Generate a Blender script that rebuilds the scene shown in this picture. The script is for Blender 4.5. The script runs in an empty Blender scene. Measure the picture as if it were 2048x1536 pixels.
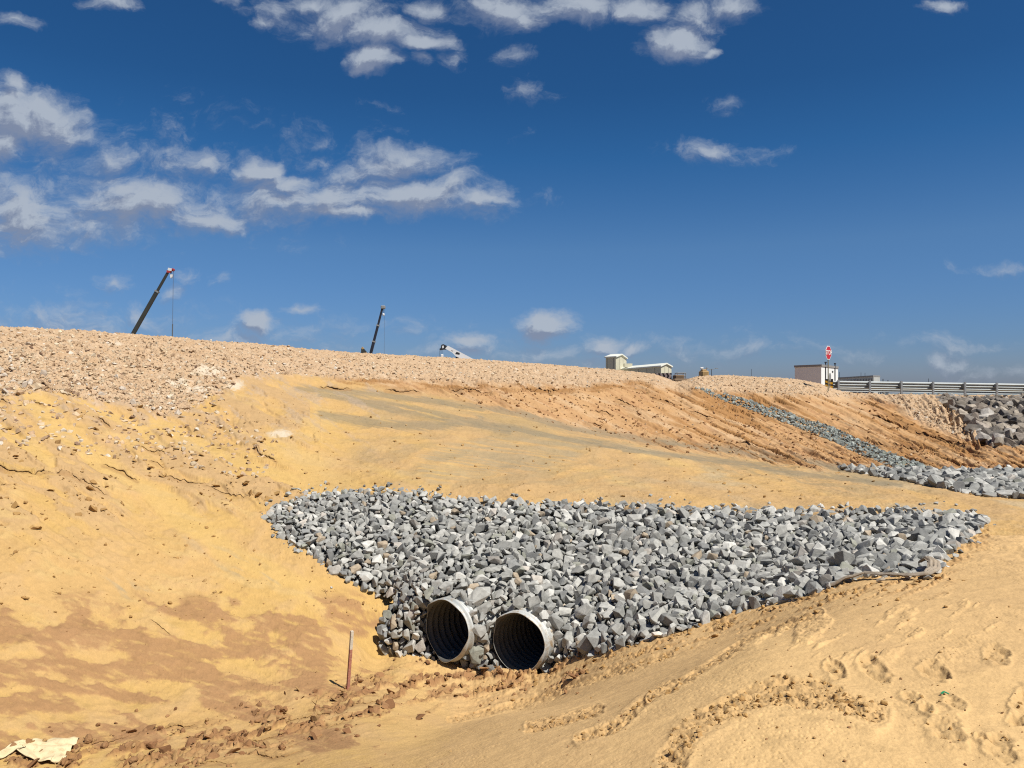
import bpy, bmesh, math, random
import numpy as np
from mathutils import Vector, Matrix, Euler

random.seed(7)
RNG = np.random.default_rng(11)
ALB = 0.66           # albedo scale that goes with the exposure below
F = 1537.0          # focal length in photo pixels
HZ = 785.0          # row of the horizon in the photo
EYE = 1.75          # height of the eye above the near ground
C = bpy.context.scene.collection

def P(px, py, Y):
    """a point of the place, from a photo position and its distance"""
    return Vector(((px - 1024.0) / F * Y, Y, EYE - (py - HZ) / F * Y))

# ------------------------------------------------------------------ noise
_perm = RNG.permutation(512).astype(np.int32)
def _hash(ix, iy, seed):
    return _perm[(_perm[(ix + seed * 37) & 511] + iy * 7 + seed * 13) & 511]
_ga = np.linspace(0, 2 * np.pi, 512, endpoint=False)
_GX, _GY = np.cos(_ga).astype(np.float32), np.sin(_ga).astype(np.float32)
from concurrent.futures import ThreadPoolExecutor
_pool = ThreadPoolExecutor(4)
def par(f):
    """runs an array function in chunks on all cores"""
    def g(x, y, *a, **k):
        x, y = np.asarray(x, np.float32), np.asarray(y, np.float32)
        if x.size < 50000: return f(x, y, *a, **k)
        x, y = np.broadcast_arrays(x, y); sh = x.shape; xf, yf = x.ravel(), y.ravel(); n = xf.size; st = 32768
        r = list(_pool.map(lambda i: f(xf[i:i + st], yf[i:i + st], *a, **k), range(0, n, st)))
        if isinstance(r[0], tuple): return tuple(np.concatenate([q[j] for q in r]).reshape(sh) for j in range(len(r[0])))
        return np.concatenate(r).reshape(sh)
    return g
@par
def perlin(x, y, seed=0):
    xf, yf = np.floor(x), np.floor(y)
    ix, iy = xf.astype(np.int32), yf.astype(np.int32)
    fx, fy = x - xf, y - yf
    u = fx * fx * fx * (fx * (fx * 6 - 15) + 10)
    v = fy * fy * fy * (fy * (fy * 6 - 15) + 10)
    def g(dx, dy):
        h = _hash(ix + dx, iy + dy, seed)
        return _GX[h] * (fx - dx) + _GY[h] * (fy - dy)
    a, b, c, d = g(0, 0), g(1, 0), g(0, 1), g(1, 1)
    return ((a + u * (b - a)) + v * ((c + u * (d - c)) - (a + u * (b - a)))) * 1.5
@par
def fbm(x, y, octaves=4, seed=0, gain=0.5):
    s, a, f, n = 0.0, 1.0, 1.0, 0.0
    for o in range(octaves):
        s = s + a * perlin(x * f + o * 17.3, y * f - o * 9.1, seed + o)
        n += a; a *= gain; f *= 2.03
    return s / n
@par
def ridged(x, y, octaves=4, seed=0):
    s, a, f, n = 0.0, 1.0, 1.0, 0.0
    for o in range(octaves):
        s = s + a * (1 - np.abs(perlin(x * f + o * 5.3, y * f, seed + o)) * 1.6)
        n += a; a *= 0.55; f *= 2.1
    return s / n
@par
def cells(x, y, seed=0):
    """distance to nearest and second nearest jittered point"""
    ix, iy = np.floor(x).astype(np.int32), np.floor(y).astype(np.int32)
    d1 = np.full(x.shape, 9.0, np.float32); d2 = np.full(x.shape, 9.0, np.float32); idv = np.zeros(x.shape, np.int32)
    for dx in (-1, 0, 1):
        for dy in (-1, 0, 1):
            h = _hash(ix + dx, iy + dy, seed); h2 = _perm[(h + 91) & 511]
            cx = ix + dx + h / 511.0; cy = iy + dy + h2 / 511.0
            d = np.hypot(cx - x, cy - y)
            nearer = d < d1
            d2 = np.where(nearer, d1, np.minimum(d2, d)); idv = np.where(nearer, h, idv); d1 = np.where(nearer, d, d1)
    return d1, d2, idv / 511.0
def sst(a, b, x):
    t = np.clip((x - a) / (b - a), 0, 1)
    return t * t * (3 - 2 * t)
def lerp(a, b, t): return a + (b - a) * t

# ------------------------------------------------------------------ thin plate spline
class TPS:
    def __init__(self, pts, vals, lam=0.0):
        pts = np.asarray(pts, float); n = len(pts)
        self.p = pts
        K = self._k(pts, pts) + lam * np.eye(n)
        Q = np.hstack([np.ones((n, 1)), pts])
        A = np.zeros((n + 3, n + 3)); A[:n, :n] = K; A[:n, n:] = Q; A[n:, :n] = Q.T
        self.w = np.linalg.solve(A, np.concatenate([np.asarray(vals, float), np.zeros(3)]))
    def _k(self, a, b):
        d2 = ((a[:, None, :] - b[None, :, :]) ** 2).sum(-1)
        return 0.5 * d2 * np.log(d2 + 1e-12)
    def __call__(self, q):
        q = np.asarray(q, float); out = np.empty(len(q))
        for i in range(0, len(q), 40000):
            c = q[i:i + 40000]
            out[i:i + 40000] = self._k(c, self.p) @ self.w[:-3] + self.w[-3] + c @ self.w[-2:]
        return out

@par
def poly_sdf(px, py, poly):
    """signed distance to a polygon, positive inside"""
    poly = np.asarray(poly, float)
    d = np.full(px.shape, 1e9, np.float32); inside = np.zeros(px.shape, bool)
    n = len(poly)
    for i in range(n):
        ax, ay = poly[i]; bx, by = poly[(i + 1) % n]
        ex, ey = bx - ax, by - ay
        t = np.clip(((px - ax) * ex + (py - ay) * ey) / (ex * ex + ey * ey + 1e-9), 0, 1)
        d = np.minimum(d, np.hypot(px - ax - t * ex, py - ay - t * ey))
        cond = ((ay > py) != (by > py)) & (px < (bx - ax) * (py - ay) / (by - ay + 1e-12) + ax)
        inside ^= cond
    return np.where(inside, d, -d)
@par
def line_dist(px, py, pts):
    """distance to a polyline and the arc length there"""
    d = np.full(px.shape, 1e9, np.float32); s = np.zeros(px.shape); side = np.zeros(px.shape); L = 0.0
    for (ax, ay), (bx, by) in zip(pts[:-1], pts[1:]):
        ex, ey = bx - ax, by - ay; l = math.hypot(ex, ey)
        t = np.clip(((px - ax) * ex + (py - ay) * ey) / (l * l), 0, 1)
        dd = np.hypot(px - ax - t * ex, py - ay - t * ey)
        k = dd < d
        d = np.where(k, dd, d); s = np.where(k, L + t * l, s)
        side = np.where(k, np.sign(ex * (py - ay) - ey * (px - ax)), side); L += l
    return d, s, side

# ------------------------------------------------------------------ nodes and materials
def new_mat(name):
    m = bpy.data.materials.new(name); m.use_nodes = True
    nt = m.node_tree; b = nt.nodes['Principled BSDF']
    return m, nt, b
def nd(nt, typ, **kw):
    n = nt.nodes.new(typ)
    for k, v in kw.items(): setattr(n, k, v)
    return n
def lk(nt, a, b): nt.links.new(a, b)
def noise_node(nt, scale, detail=4, rough=0.55, vec=None):
    n = nd(nt, 'ShaderNodeTexNoise'); n.inputs['Scale'].default_value = scale
    n.inputs['Detail'].default_value = detail; n.inputs['Roughness'].default_value = rough
    if vec is not None: lk(nt, vec, n.inputs['Vector'])
    return n
def maprange(nt, src, a, b, c, d):
    n = nd(nt, 'ShaderNodeMapRange'); lk(nt, src, n.inputs[0])
    for i, v in enumerate((a, b, c, d)): n.inputs[i + 1].default_value = v
    return n.outputs[0]
def mulcol(nt, col, fac):
    n = nd(nt, 'ShaderNodeVectorMath', operation='SCALE'); lk(nt, col, n.inputs[0]); lk(nt, fac, n.inputs['Scale'])
    return n.outputs[0]
def paint(name, col, rough=0.6, metal=0.0, var=0.12, scale=3.0, bump=0.0, bscale=60, dirt=None, dirt_amt=0.4):
    """a painted or metal surface with blotches, wear and fine bumps"""
    m, nt, b = new_mat(name)
    tc = nd(nt, 'ShaderNodeTexCoord')
    n1 = noise_node(nt, scale, 6, 0.65, tc.outputs['Object'])
    f = maprange(nt, n1.outputs[0], 0.3, 0.7, 1 - var, 1 + var)
    rgb = nd(nt, 'ShaderNodeRGB'); rgb.outputs[0].default_value = (*[v * 0.74 for v in col], 1)
    out = mulcol(nt, rgb.outputs[0], f)
    if dirt:
        n2 = noise_node(nt, scale * 2.7, 8, 0.7, tc.outputs['Object'])
        mx = nd(nt, 'ShaderNodeMix', data_type='RGBA')
        lk(nt, maprange(nt, n2.outputs[0], 0.5, 0.68, 0, dirt_amt), mx.inputs[0]); lk(nt, out, mx.inputs[6])
        mx.inputs[7].default_value = (*[v * ALB for v in dirt], 1); out = mx.outputs[2]
    lk(nt, out, b.inputs['Base Color'])
    b.inputs['Roughness'].default_value = rough; b.inputs['Metallic'].default_value = metal
    if bump:
        n3 = noise_node(nt, bscale, 5, 0.6, tc.outputs['Object'])
        bp = nd(nt, 'ShaderNodeBump'); bp.inputs['Strength'].default_value = bump; bp.inputs['Distance'].default_value = 0.01
        lk(nt, n3.outputs[0], bp.inputs['Height']); lk(nt, bp.outputs[0], b.inputs['Normal'])
    return m
def tinted(name, var, scale, bump, bscale, bdist, rough=0.9, voro=0.0, spec=0.3):
    """earth or stone: the mesh carries its colour in 'tint', the shader adds grain"""
    m, nt, b = new_mat(name)
    at = nd(nt, 'ShaderNodeAttribute', attribute_name='tint')
    gm = nd(nt, 'ShaderNodeNewGeometry')
    n1 = noise_node(nt, scale, 6, 0.65, gm.outputs['Position'])
    col = mulcol(nt, at.outputs['Color'], maprange(nt, n1.outputs[0], 0.28, 0.72, (1 - var) * ALB, (1 + var) * ALB))
    n2 = noise_node(nt, bscale, 7, 0.62, gm.outputs['Position'])
    h = n2.outputs[0]
    if voro:
        v = nd(nt, 'ShaderNodeTexVoronoi'); v.inputs['Scale'].default_value = voro; lk(nt, gm.outputs['Position'], v.inputs['Vector'])
        a = nd(nt, 'ShaderNodeMath', operation='MULTIPLY_ADD'); lk(nt, v.outputs['Distance'], a.inputs[0]); a.inputs[1].default_value = -0.5; lk(nt, h, a.inputs[2])
        h = a.outputs[0]
    lk(nt, col, b.inputs['Base Color'])
    bp = nd(nt, 'ShaderNodeBump'); bp.inputs['Strength'].default_value = bump; bp.inputs['Distance'].default_value = bdist
    lk(nt, h, bp.inputs['Height']); lk(nt, bp.outputs[0], b.inputs['Normal'])
    b.inputs['Roughness'].default_value = rough; b.inputs['Specular IOR Level'].default_value = spec
    return m

# ------------------------------------------------------------------ objects
def tag(o, label=None, cat=None, group=None, kind=None):
    for k, v in (('label', label), ('category', cat), ('group', group), ('kind', kind)):
        if v: o[k] = v
    return o
def link(name, me, mat, parent=None):
    o = bpy.data.objects.new(name, me)
    for m in (mat if isinstance(mat, (list, tuple)) else [mat]): me.materials.append(m)
    C.objects.link(o); o.parent = parent
    return o
def empty(name, loc, rz=0.0):
    o = bpy.data.objects.new(name, None); o.location = loc; o.rotation_euler = (0, 0, rz); C.objects.link(o); return o
def mesh_np(name, V, T, tint=None, smooth=False, quads=False):
    """mesh from numpy arrays (all triangles or all quads)"""
    me = bpy.data.meshes.new(name); k = 4 if quads else 3
    V = np.ascontiguousarray(V, np.float32); T = np.ascontiguousarray(T, np.int32)
    me.vertices.add(len(V)); me.vertices.foreach_set('co', V.ravel())
    me.loops.add(T.size); me.loops.foreach_set('vertex_index', T.ravel())
    me.polygons.add(len(T)); me.polygons.foreach_set('loop_start', np.arange(0, T.size, k, dtype=np.int32))
    me.polygons.foreach_set('use_smooth', np.full(len(T), smooth))
    me.update(calc_edges=True)
    if tint is not None:
        a = me.color_attributes.new('tint', 'FLOAT_COLOR', 'POINT')
        a.data.foreach_set('color', np.ascontiguousarray(np.hstack([tint, np.ones((len(tint), 1))]), np.float32).ravel())
    return me
class MB:
    """collects shapes, builds ONE mesh object"""
    def __init__(s): s.bm = bmesh.new()
    def box(s, c, size, rot=None, bev=0.0, mi=0):
        r = bmesh.ops.create_cube(s.bm, size=1.0)
        M = Matrix.Translation(Vector(c)) @ (rot.to_matrix().to_4x4() if isinstance(rot, Euler) else (rot.to_4x4() if rot else Matrix())) @ Matrix.Diagonal((*size, 1))
        bmesh.ops.transform(s.bm, matrix=M, verts=r['verts'])
        fs = set(f for v in r['verts'] for f in v.link_faces)
        for f in fs: f.material_index = mi
        if bev:
            es = set(e for v in r['verts'] for e in v.link_edges)
            q = bmesh.ops.bevel(s.bm, geom=list(es), offset=bev, segments=1, affect='EDGES')
            for f in q['faces']: f.material_index = mi
        return s
    def cyl(s, a, b, r1, r2=None, n=12, mi=0, caps=True):
        a, b = Vector(a), Vector(b); r2 = r1 if r2 is None else r2
        d = b - a
        q = bmesh.ops.create_cone(s.bm, cap_ends=caps, segments=n, radius1=r1, radius2=r2, depth=d.length)
        M = Matrix.Translation((a + b) / 2) @ d.to_track_quat('Z', 'Y').to_matrix().to_4x4()
        bmesh.ops.transform(s.bm, matrix=M, verts=q['verts'])
        for f in set(f for v in q['verts'] for f in v.link_faces): f.material_index = mi
        return s
    def beam(s, a, b, w, h, mi=0, w2=None, h2=None):
        """rectangular beam from a to b"""
        a, b = Vector(a), Vector(b); d = (b - a).normalized()
        side = d.cross(Vector((0, 0, 1)))
        side = Vector((1, 0, 0)) if side.length < 1e-4 else side.normalized()
        up = side.cross(d).normalized()
        w2 = w2 or w; h2 = h2 or h; vs = []
        for p, ww, hh in ((a, w, h), (b, w2, h2)):
            for i, j in ((-1, -1), (1, -1), (1, 1), (-1, 1)): vs.append(s.bm.verts.new(p + side * ww / 2 * i + up * hh / 2 * j))
        for f in ((3, 2, 1, 0), (4, 5, 6, 7), (0, 1, 5, 4), (1, 2, 6, 5), (2, 3, 7, 6), (3, 0, 4, 7)):
            s.bm.faces.new([vs[i] for i in f]).material_index = mi
        return s
    def prism(s, pts, depth, M=None, mi=0):
        """polygon in local XZ extruded along local Y by depth (centred)"""
        M = M or Matrix()
        a = [s.bm.verts.new(M @ Vector((x, -depth / 2, z))) for x, z in pts]
        b = [s.bm.verts.new(M @ Vector((x, depth / 2, z))) for x, z in pts]
        n = len(pts)
        s.bm.faces.new(a).material_index = mi; s.bm.faces.new(b[::-1]).material_index = mi
        for i in range(n): s.bm.faces.new((a[(i + 1) % n], a[i], b[i], b[(i + 1) % n])).material_index = mi
        return s
    def build(s, name, mat, parent=None, smooth=False):
        bmesh.ops.recalc_face_normals(s.bm, faces=s.bm.faces)
        me = bpy.data.meshes.new(name); s.bm.to_mesh(me); s.bm.free()
        if smooth:
            for p in me.polygons: p.use_smooth = True
        return link(name, me, mat, parent)
# ================================================================== TERRAIN
# control points: photo position and distance of places on the ground
CP = [
 # near plateau on the right
 (2048,1536,3.45),(1536,1536,3.6),(1024,1536,4.5),(700,1536,6.0),(400,1536,7.1),
 (2300,1536,3.4),(2048,1300,5.15),(1500,1300,5.95),(1780,1400,4.35),(1800,1250,5.95),(2048,1150,7.4),(2300,1200,6.4),
 (1200,1400,7.0),(1000,1430,7.9),(1250,1330,9.0),(1450,1255,8.9),(1600,1205,8.45),(1700,1178,7.95),(1880,1160,7.75),
 (1985,1045,11.2),(2048,1005,13.3),(2400,1005,13.0),(850,1480,7.6),
 # ditch
 (960,1350,11.2),(1090,1338,10.9),(800,1335,11.3),(760,1312,11.9),(860,1330,11.6),(695,1380,9.9),(500,1440,9.1),(250,1500,8.2),(100,1530,7.8),(600,1480,8.0),(760,1400,9.4),
 # left slope
 (-300,1536,7.4),(0,1420,8.6),(0,1300,9.6),(-300,1200,10.5),(0,1100,11.8),(0,950,14.3),(0,820,17.6),(0,735,20.0),(-300,900,15),(-300,700,20),(-300,640,23),
 (250,1380,9.6),(300,1270,10.7),(300,1150,12.2),(300,1000,14.8),(300,850,18.8),(300,750,22.2),
 (520,1300,10.9),(500,1200,12.0),(500,1060,14.0),(500,900,17.8),(500,800,21.8),(640,1300,11.1),(740,1205,12.6),(640,1130,13.0),(620,1000,15.3),
 # ramp behind the pile
 (800,978,15.4),(1024,995,15.0),(1300,1008,14.3),(1600,1020,13.2),(1900,1022,12.2),
 (600,860,19.5),(700,910,18.4),(1000,930,18.2),(1300,950,17.8),(1600,970,16.6),
 (600,780,24.5),(750,790,25.5),(900,830,23.5),(1100,870,22.5),(1300,900,21.8),(1600,938,19.6),(1850,985,14.6),
 # second berm face
 (600,740,26.5),(850,765,29.5),(1050,790,29.5),(1200,800,32.0),(1200,860,26.5),(1400,860,30),(1400,900,26),(1550,900,27.0),(1500,800,38.5),(1650,850,34),(1650,920,24),
 (1800,890,29),(1800,835,36),(1950,895,27.2),(2048,897,26.5),(2048,930,21.0),(1850,940,20.0),(2048,960,17.5),(1900,860,33),(2048,840,34),(2400,900,26),(2400,800,42),(2400,950,18),
 # crest
 (-300,630,23.8),(0,662,22.8),(300,678,26),(500,692,29),(700,708,32.5),(1000,724,39),(1200,739,45),(1330,757,50),(1375,772,50),(1450,755,46),(1550,759,45),(1640,771,43.5),(1700,787,43),(1860,791,43),(2048,792,42),(2200,792,42),
 # behind the crest
 (-300,660,30),(0,700,32),(300,715,36),(600,735,42),(1000,755,52),(1200,765,60),(1330,780,62),(1450,790,60),(1640,790,62),(1860,788,62),(2100,789,62),
]
AS = 2.2
def tl(x, y):
    return np.stack([np.arctan2(x, y) * AS, np.log(np.hypot(x, y))], -1)
_cw = np.array([P(*c) for c in CP])
_fit = TPS(tl(_cw[:, 0], _cw[:, 1]), _cw[:, 2], lam=1e-4)

# silhouette that the skyline must follow
SIL = np.array([(-400,650),(0,659),(150,664),(300,676),(500,691),(700,707),(960,721),(1100,731),(1190,738),(1260,744),(1310,750),(1352,766),
 (1372,762),(1392,754),(1450,752),(1550,757),(1600,761),(1640,769),(1665,779),(1690,787),(1750,789),(1860,791),(2048,792),(2500,792)], float)

RP0 = 60.0
def base_z(x, y):
    """smooth ground height without detail"""
    th = np.clip(np.arctan2(x, y), -0.72, 0.72); r = np.hypot(x, y)
    rc = np.clip(r, 3.0, 62.0)
    q = np.stack([th * AS, np.log(rc)], -1)
    z = _fit(q)
    far = sst(math.log(55), math.log(110), np.log(np.maximum(r, 1)))
    z = lerp(z, -0.4 + 0 * z, far)
    far2 = sst(math.log(150), math.log(700), np.log(np.maximum(r, 1)))
    z = lerp(z, -2.0 + 0 * z, far2)
    return z

# ---- polar grid, fine inside the view, coarse elsewhere
TH = np.concatenate([np.linspace(-math.pi, -0.75, 40)[:-1], np.linspace(-0.75, -0.62, 40)[:-1], np.linspace(-0.62, 0.62, 1400),
                     np.linspace(0.62, 0.75, 40)[1:], np.linspace(0.75, math.pi, 40)[1:-1]])
RR = np.concatenate([np.geomspace(0.4, 2.8, 14)[:-1], np.geomspace(2.8, 66, 1350), np.geomspace(66, 6000, 60)[1:]])
NT, NR = len(TH), len(RR)
thg, rg = np.meshgrid(TH, RR)            # rows = distance, columns = bearing
GX, GY = rg * np.sin(thg), rg * np.cos(thg)
import time; _t0 = time.time()
# coarse evaluation then interpolation keeps this quick
ti = np.linspace(-math.pi, math.pi, 5); 
thc = np.concatenate([[-math.pi], np.linspace(-0.76, 0.76, 420), [math.pi]])
rc_ = np.concatenate([np.geomspace(0.35, 2.8, 6)[:-1], np.geomspace(2.8, 70, 640), np.geomspace(70, 6100, 40)[1:]])
a_, b_ = np.meshgrid(thc, rc_)
ZC = base_z((b_ * np.sin(a_)).ravel(), (b_ * np.cos(a_)).ravel()).reshape(a_.shape)
def grid_interp(Z, th, r):
    lr = np.log(r); lrc = np.log(rc_)
    i = np.clip(np.searchsorted(thc, th) - 1, 0, len(thc) - 2); j = np.clip(np.searchsorted(lrc, lr) - 1, 0, len(rc_) - 2)
    fx = (th - thc[i]) / (thc[i + 1] - thc[i]); fy = (lr - lrc[j]) / (lrc[j + 1] - lrc[j])
    return (Z[j, i] * (1 - fx) + Z[j, i + 1] * fx) * (1 - fy) + (Z[j + 1, i] * (1 - fx) + Z[j + 1, i + 1] * fx) * fy
# skyline correction
cosc = np.cos(thc)
ok = np.abs(thc) < 0.77
jr = (rc_ > 15) & (rc_ < 62)
for k in np.where(ok)[0]:
    px = 1024 + F * math.tan(thc[k])
    want = (HZ - np.interp(px, SIL[:, 0], SIL[:, 1])) / F
    for it in range(3):
        v = np.where(jr, (ZC[:, k] - EYE) / (rc_ * cosc[k]), -9)
        j = int(np.argmax(v)); d = (want - v[j]) * rc_[j] * cosc[k]
        ZC[:, k] += d * np.exp(-(np.log(rc_ / rc_[j]) / 0.22) ** 2)
ZB = grid_interp(ZC, thg.ravel(), rg.ravel()).reshape(thg.shape)

front = np.abs(thg) < 1.2
PX = np.where(front, 1024 + F * np.tan(np.clip(thg, -1.2, 1.2)), -9999.0)
PY = np.where(front, HZ - F * (ZB - EYE) / np.where(front, GY, 1.0), 9999.0)

# ---- culvert pipes (needed by the ground)
PIPES = []
for (px, py, Y, rad, az, push) in ((889, 1261, 11.55, 0.465, 43, 0.0), (1033, 1287, 11.15, 0.445, 35, 0.0)):
    c = P(px, py, Y); a = math.radians(az)
    ax = Vector((math.sin(a), math.cos(a), 0.015)).normalized()
    PIPES.append((c, ax, rad))

PILE = [(523,1035),(545,1010),(600,988),(680,980),(760,976),(850,982),(905,995),(1000,1000),(1100,1003),(1240,1008),(1420,1014),(1600,1020),(1800,1022),(1940,1026),(1982,1042),
        (1960,1065),(1930,1090),(1895,1112),(1880,1150),(1830,1158),(1760,1158),(1700,1168),(1640,1190),(1540,1214),(1440,1240),(1340,1274),(1250,1298),(1180,1314),(1090,1326),(1000,1346),(930,1336),(900,1322),(760,1310),
        (758,1265),(775,1225),(790,1200),(740,1190),(680,1160),(620,1115),(560,1075)]
PAD = [(1676,937),(1740,941),(1820,944),(1900,946),(2060,944),(2200,946),(2200,1000),(2048,999),(1960,990),(1880,976),(1800,962),(1720,948)]
CHUTE = [(1390,779),(1412,780),(1500,802),(1600,832),(1700,874),(1800,917),(1868,945),(1812,945),(1700,899),(1600,858),(1500,820),(1440,799)]
RIP = [(1868,791),(1905,793),(2070,793),(2300,800),(2300,905),(2048,893),(1985,893),(1960,880),(1935,855),(1915,828),(1885,812)]

sd_pile = poly_sdf(PX, PY, PILE)
ZG = ZB.copy()
# sink the ground under the stones
vis = (GY > 7) & (GY < 16.5)
ZG -= 0.36 * sst(5, 42, sd_pile) * vis
for c, ax, rad in PIPES:
    rx, ry = GX - c.x, GY - c.y
    t = rx * ax.x + ry * ax.y; q = np.abs(-rx * ax.y + ry * ax.x)
    w = sst(-0.05, 0.06, t) * (1 - sst(2.3, 2.7, t)) * (1 - sst(rad + 0.03, rad + 0.16, q))
    ZG = lerp(ZG, np.minimum(ZG, c.z - rad - 0.07), w)
    w2 = (1 - sst(0.0, 0.6, np.abs(t))) * (1 - sst(rad, rad + 0.7, q)) * 0
# ------------------------------------------------------------------ regions in photo space, baked to the ground
wx = fbm(GX * 0.35, GY * 0.35, 4, 3); wy = fbm(GX * 0.35 + 50, GY * 0.35, 4, 4)
pxw = PX + 40 * wx * np.clip(12 / np.maximum(GY, 6), 0.3, 1.5); pyw = PY + 16 * wy
LG = np.log(np.maximum(rg, 1))
def anis(ang, lx, ly, octv=4, seed=0, warp=0.0):
    """streaky noise; ang in degrees measured in the picture (down to the right positive)"""
    a = math.radians(ang); c, s = math.cos(a), math.sin(a)
    X_, Y_ = PX + warp * wx, PY + warp * wy
    return fbm((X_ * c + Y_ * s) / lx, (-X_ * s + Y_ * c) / ly, octv, seed)
fine = fbm(GX * 9, GY * 9, 5, 20); mid = fbm(GX * 1.6, GY * 1.6, 5, 30); big = fbm(GX * .3, GY * .3, 4, 40)
grit = fbm(GX * 45, GY * 45, 3, 50)

gx = np.array([-400,0,100,170,260,330,400,440,475,560,700,900,1100,1180,1260,1330,1380,1430,1500,1600,1700,1740,1800,1860,2500])
gy = np.array([ 800,790,780,800,815,835,805,790,760,752,757,768,772,775,762,775,779,782,786,790,795,798,805,796,800])
glow = np.interp(PX, gx, gy)
jag = np.where(PX < 560, 26, 9)
gravel = sst(-8, 6, glow - PY + jag * (1.2 * anis(38, 70, 12, 4, 60) + 0.6 * fine)) * (rg > 12)
tongue = sst(-6, 5, poly_sdf(PX, PY, [(1735,788),(1862,790),(1905,815),(1965,872),(1945,884),(1880,858),(1820,832),(1790,812)]) + 5 * anis(38, 40, 7, 3, 61))
tonguesc = sst(-6, 5, poly_sdf(PX, PY, [(2010,792),(2200,792),(2200,850),(2060,820)]))
gravel = np.maximum(gravel, np.maximum(tongue, tonguesc) * (rg > 12))
gravel = np.where(rg > 75, np.clip(gravel, 0, 0.5), gravel)
# sprinkle of gravel further down the left slope
spr = sst(0.06, 0.3, anis(30, 90, 22, 5, 62) + 0.25 * fine) * sst(960, 800, PY) * (PX < 760) * (rg > 12)

lower_berm = sst(-10, 8, poly_sdf(PX, PY, [(680,757),(1250,757),(1420,775),(1880,800),(1960,885),(2500,900),(2500,955),(2048,942),(1860,944),(1640,935),(1400,905),(1200,870),(1050,830),(900,795)]) + 12 * anis(14, 120, 10, 4, 63)) * (rg > 12)
brownband = np.exp(-((PY - (glow + 6)) / 9.0) ** 2) * sst(620, 720, PX) * (1 - sst(1290, 1340, PX)) * sst(-0.25, 0.2, anis(8, 60, 8, 4, 64))
brownsl = sst(0.0, 0.28, anis(24, 220, 9, 5, 65) + 0.12) * lower_berm * sst(1180, 1420, PX)
brownblob = sst(-4, 6, poly_sdf(PX, PY, [(1718,792),(1770,800),(1790,787),(1815,797),(1800,820),(1775,815),(1745,800)]) + 3 * fine)
brownedge = sst(-8, 4, poly_sdf(PX, PY, [(1850,795),(1885,812),(1920,832),(1965,885),(1975,900),(1935,892),(1900,850),(1868,820)]) + 8 * mid)
grey = np.clip(sst(-0.10, 0.22, anis(12, 260, 9, 5, 66, 30)) * sst(-14, 10, poly_sdf(PX, PY, [(640,785),(900,800),(1150,850),(1400,893),(1760,940),(1900,985),(1700,990),(1300,930),(1050,880),(800,830)])), 0, 1)
grey2 = sst(-0.10, 0.26, anis(-14, 120, 22, 5, 67, 30)) * sst(-30, 20, poly_sdf(PX, PY, [(700,830),(880,830),(1150,890),(1300,950),(1350,985),(1100,990),(800,970),(690,900)]))
grey3 = sst(0.05, 0.4, anis(28, 90, 16, 5, 68)) * (sst(-10, 18, poly_sdf(PX, PY, [(350,1070),(500,1110),(640,1200),(500,1180)])) + sst(-10, 15, poly_sdf(PX, PY, [(190,1140),(330,1180),(240,1200)])))
# clay sheets on the left slope (above) and damp pink clay (below)
leftup = sst(1110, 1020, PY) * (PX < 620) * sst(-0.03, 0.1, anis(24, 210, 40, 6, 69, 40) + 0.06) * (rg > 8)
damp = sst(-0.02, 0.15, anis(8, 150, 48, 6, 70, 60) + 0.16 * fine + 0.10 * anis(20, 40, 14, 4, 150) + 0.32 * sst(-90, 60, poly_sdf(PX, PY, [(-100,1275),(150,1262),(330,1225),(520,1190),(650,1200),(700,1260),(640,1320),(520,1400),(250,1400),(120,1475),(-100,1480)])) - 0.14) * (PX < 760) * sst(1165, 1210, PY) * (rg < 13.5)
ditch_d, ditch_s, ditch_side = line_dist(PX, PY, [(1120,1335),(960,1352),(860,1368),(720,1400),(600,1445),(450,1480),(250,1510),(-100,1560)])
mudb = sst(0.0, 0.25, anis(-14, 70, 14, 5, 71) + 0.1) * np.exp(-(ditch_d / 42) ** 2) * (rg < 12)
edge_d, edge_s, edge_side = line_dist(PX, PY, [(1990,1050),(1960,1078),(1900,1125),(1880,1165),(1700,1178),(1560,1222),(1400,1266),(1250,1308),(1100,1342),(960,1380)])
mudedge = sst(-0.05, 0.25, anis(-20, 60, 7, 5, 72) + 0.05) * np.exp(-(edge_d / 24) ** 2) * (rg < 13)
# crumbly tracks on the near sand
TR = [[(1340,1560),(1373,1471),(1464,1420),(1565,1382),(1665,1400),(1752,1436)], [(1060,1452),(1120,1440),(1196,1419)],
      [(1300,1402),(1366,1365),(1446,1314),(1490,1285),(1556,1258),(1640,1230)], [(1160,1480),(1235,1450),(1286,1407),(1344,1372)],
      [(900,1440),(1000,1420),(1100,1390),(1200,1355),(1340,1310)]]
TW = [26, 11, 9, 12, 7]
track = np.zeros_like(PX); tedge = np.zeros_like(PX)
for pts, w in zip(TR, TW):
    d, s_, sd_ = line_dist(PX, PY, pts)
    track = np.maximum(track, sst(1.25, 0.75, d / w + 1.0 * mid + 0.5 * fine))
    tedge = np.maximum(tedge, np.exp(-((d / w - 1.15) / 0.3) ** 2))
track *= (rg < 11); tedge *= (rg < 11)
crumb_r = sst(0.05, 0.3, anis(-30, 90, 30, 4, 73)) * sst(-20, 40, poly_sdf(PX, PY, [(1380,1290),(1700,1190),(1960,1150),(2000,1250),(1900,1330),(1650,1330)])) * (rg < 11)

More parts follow.
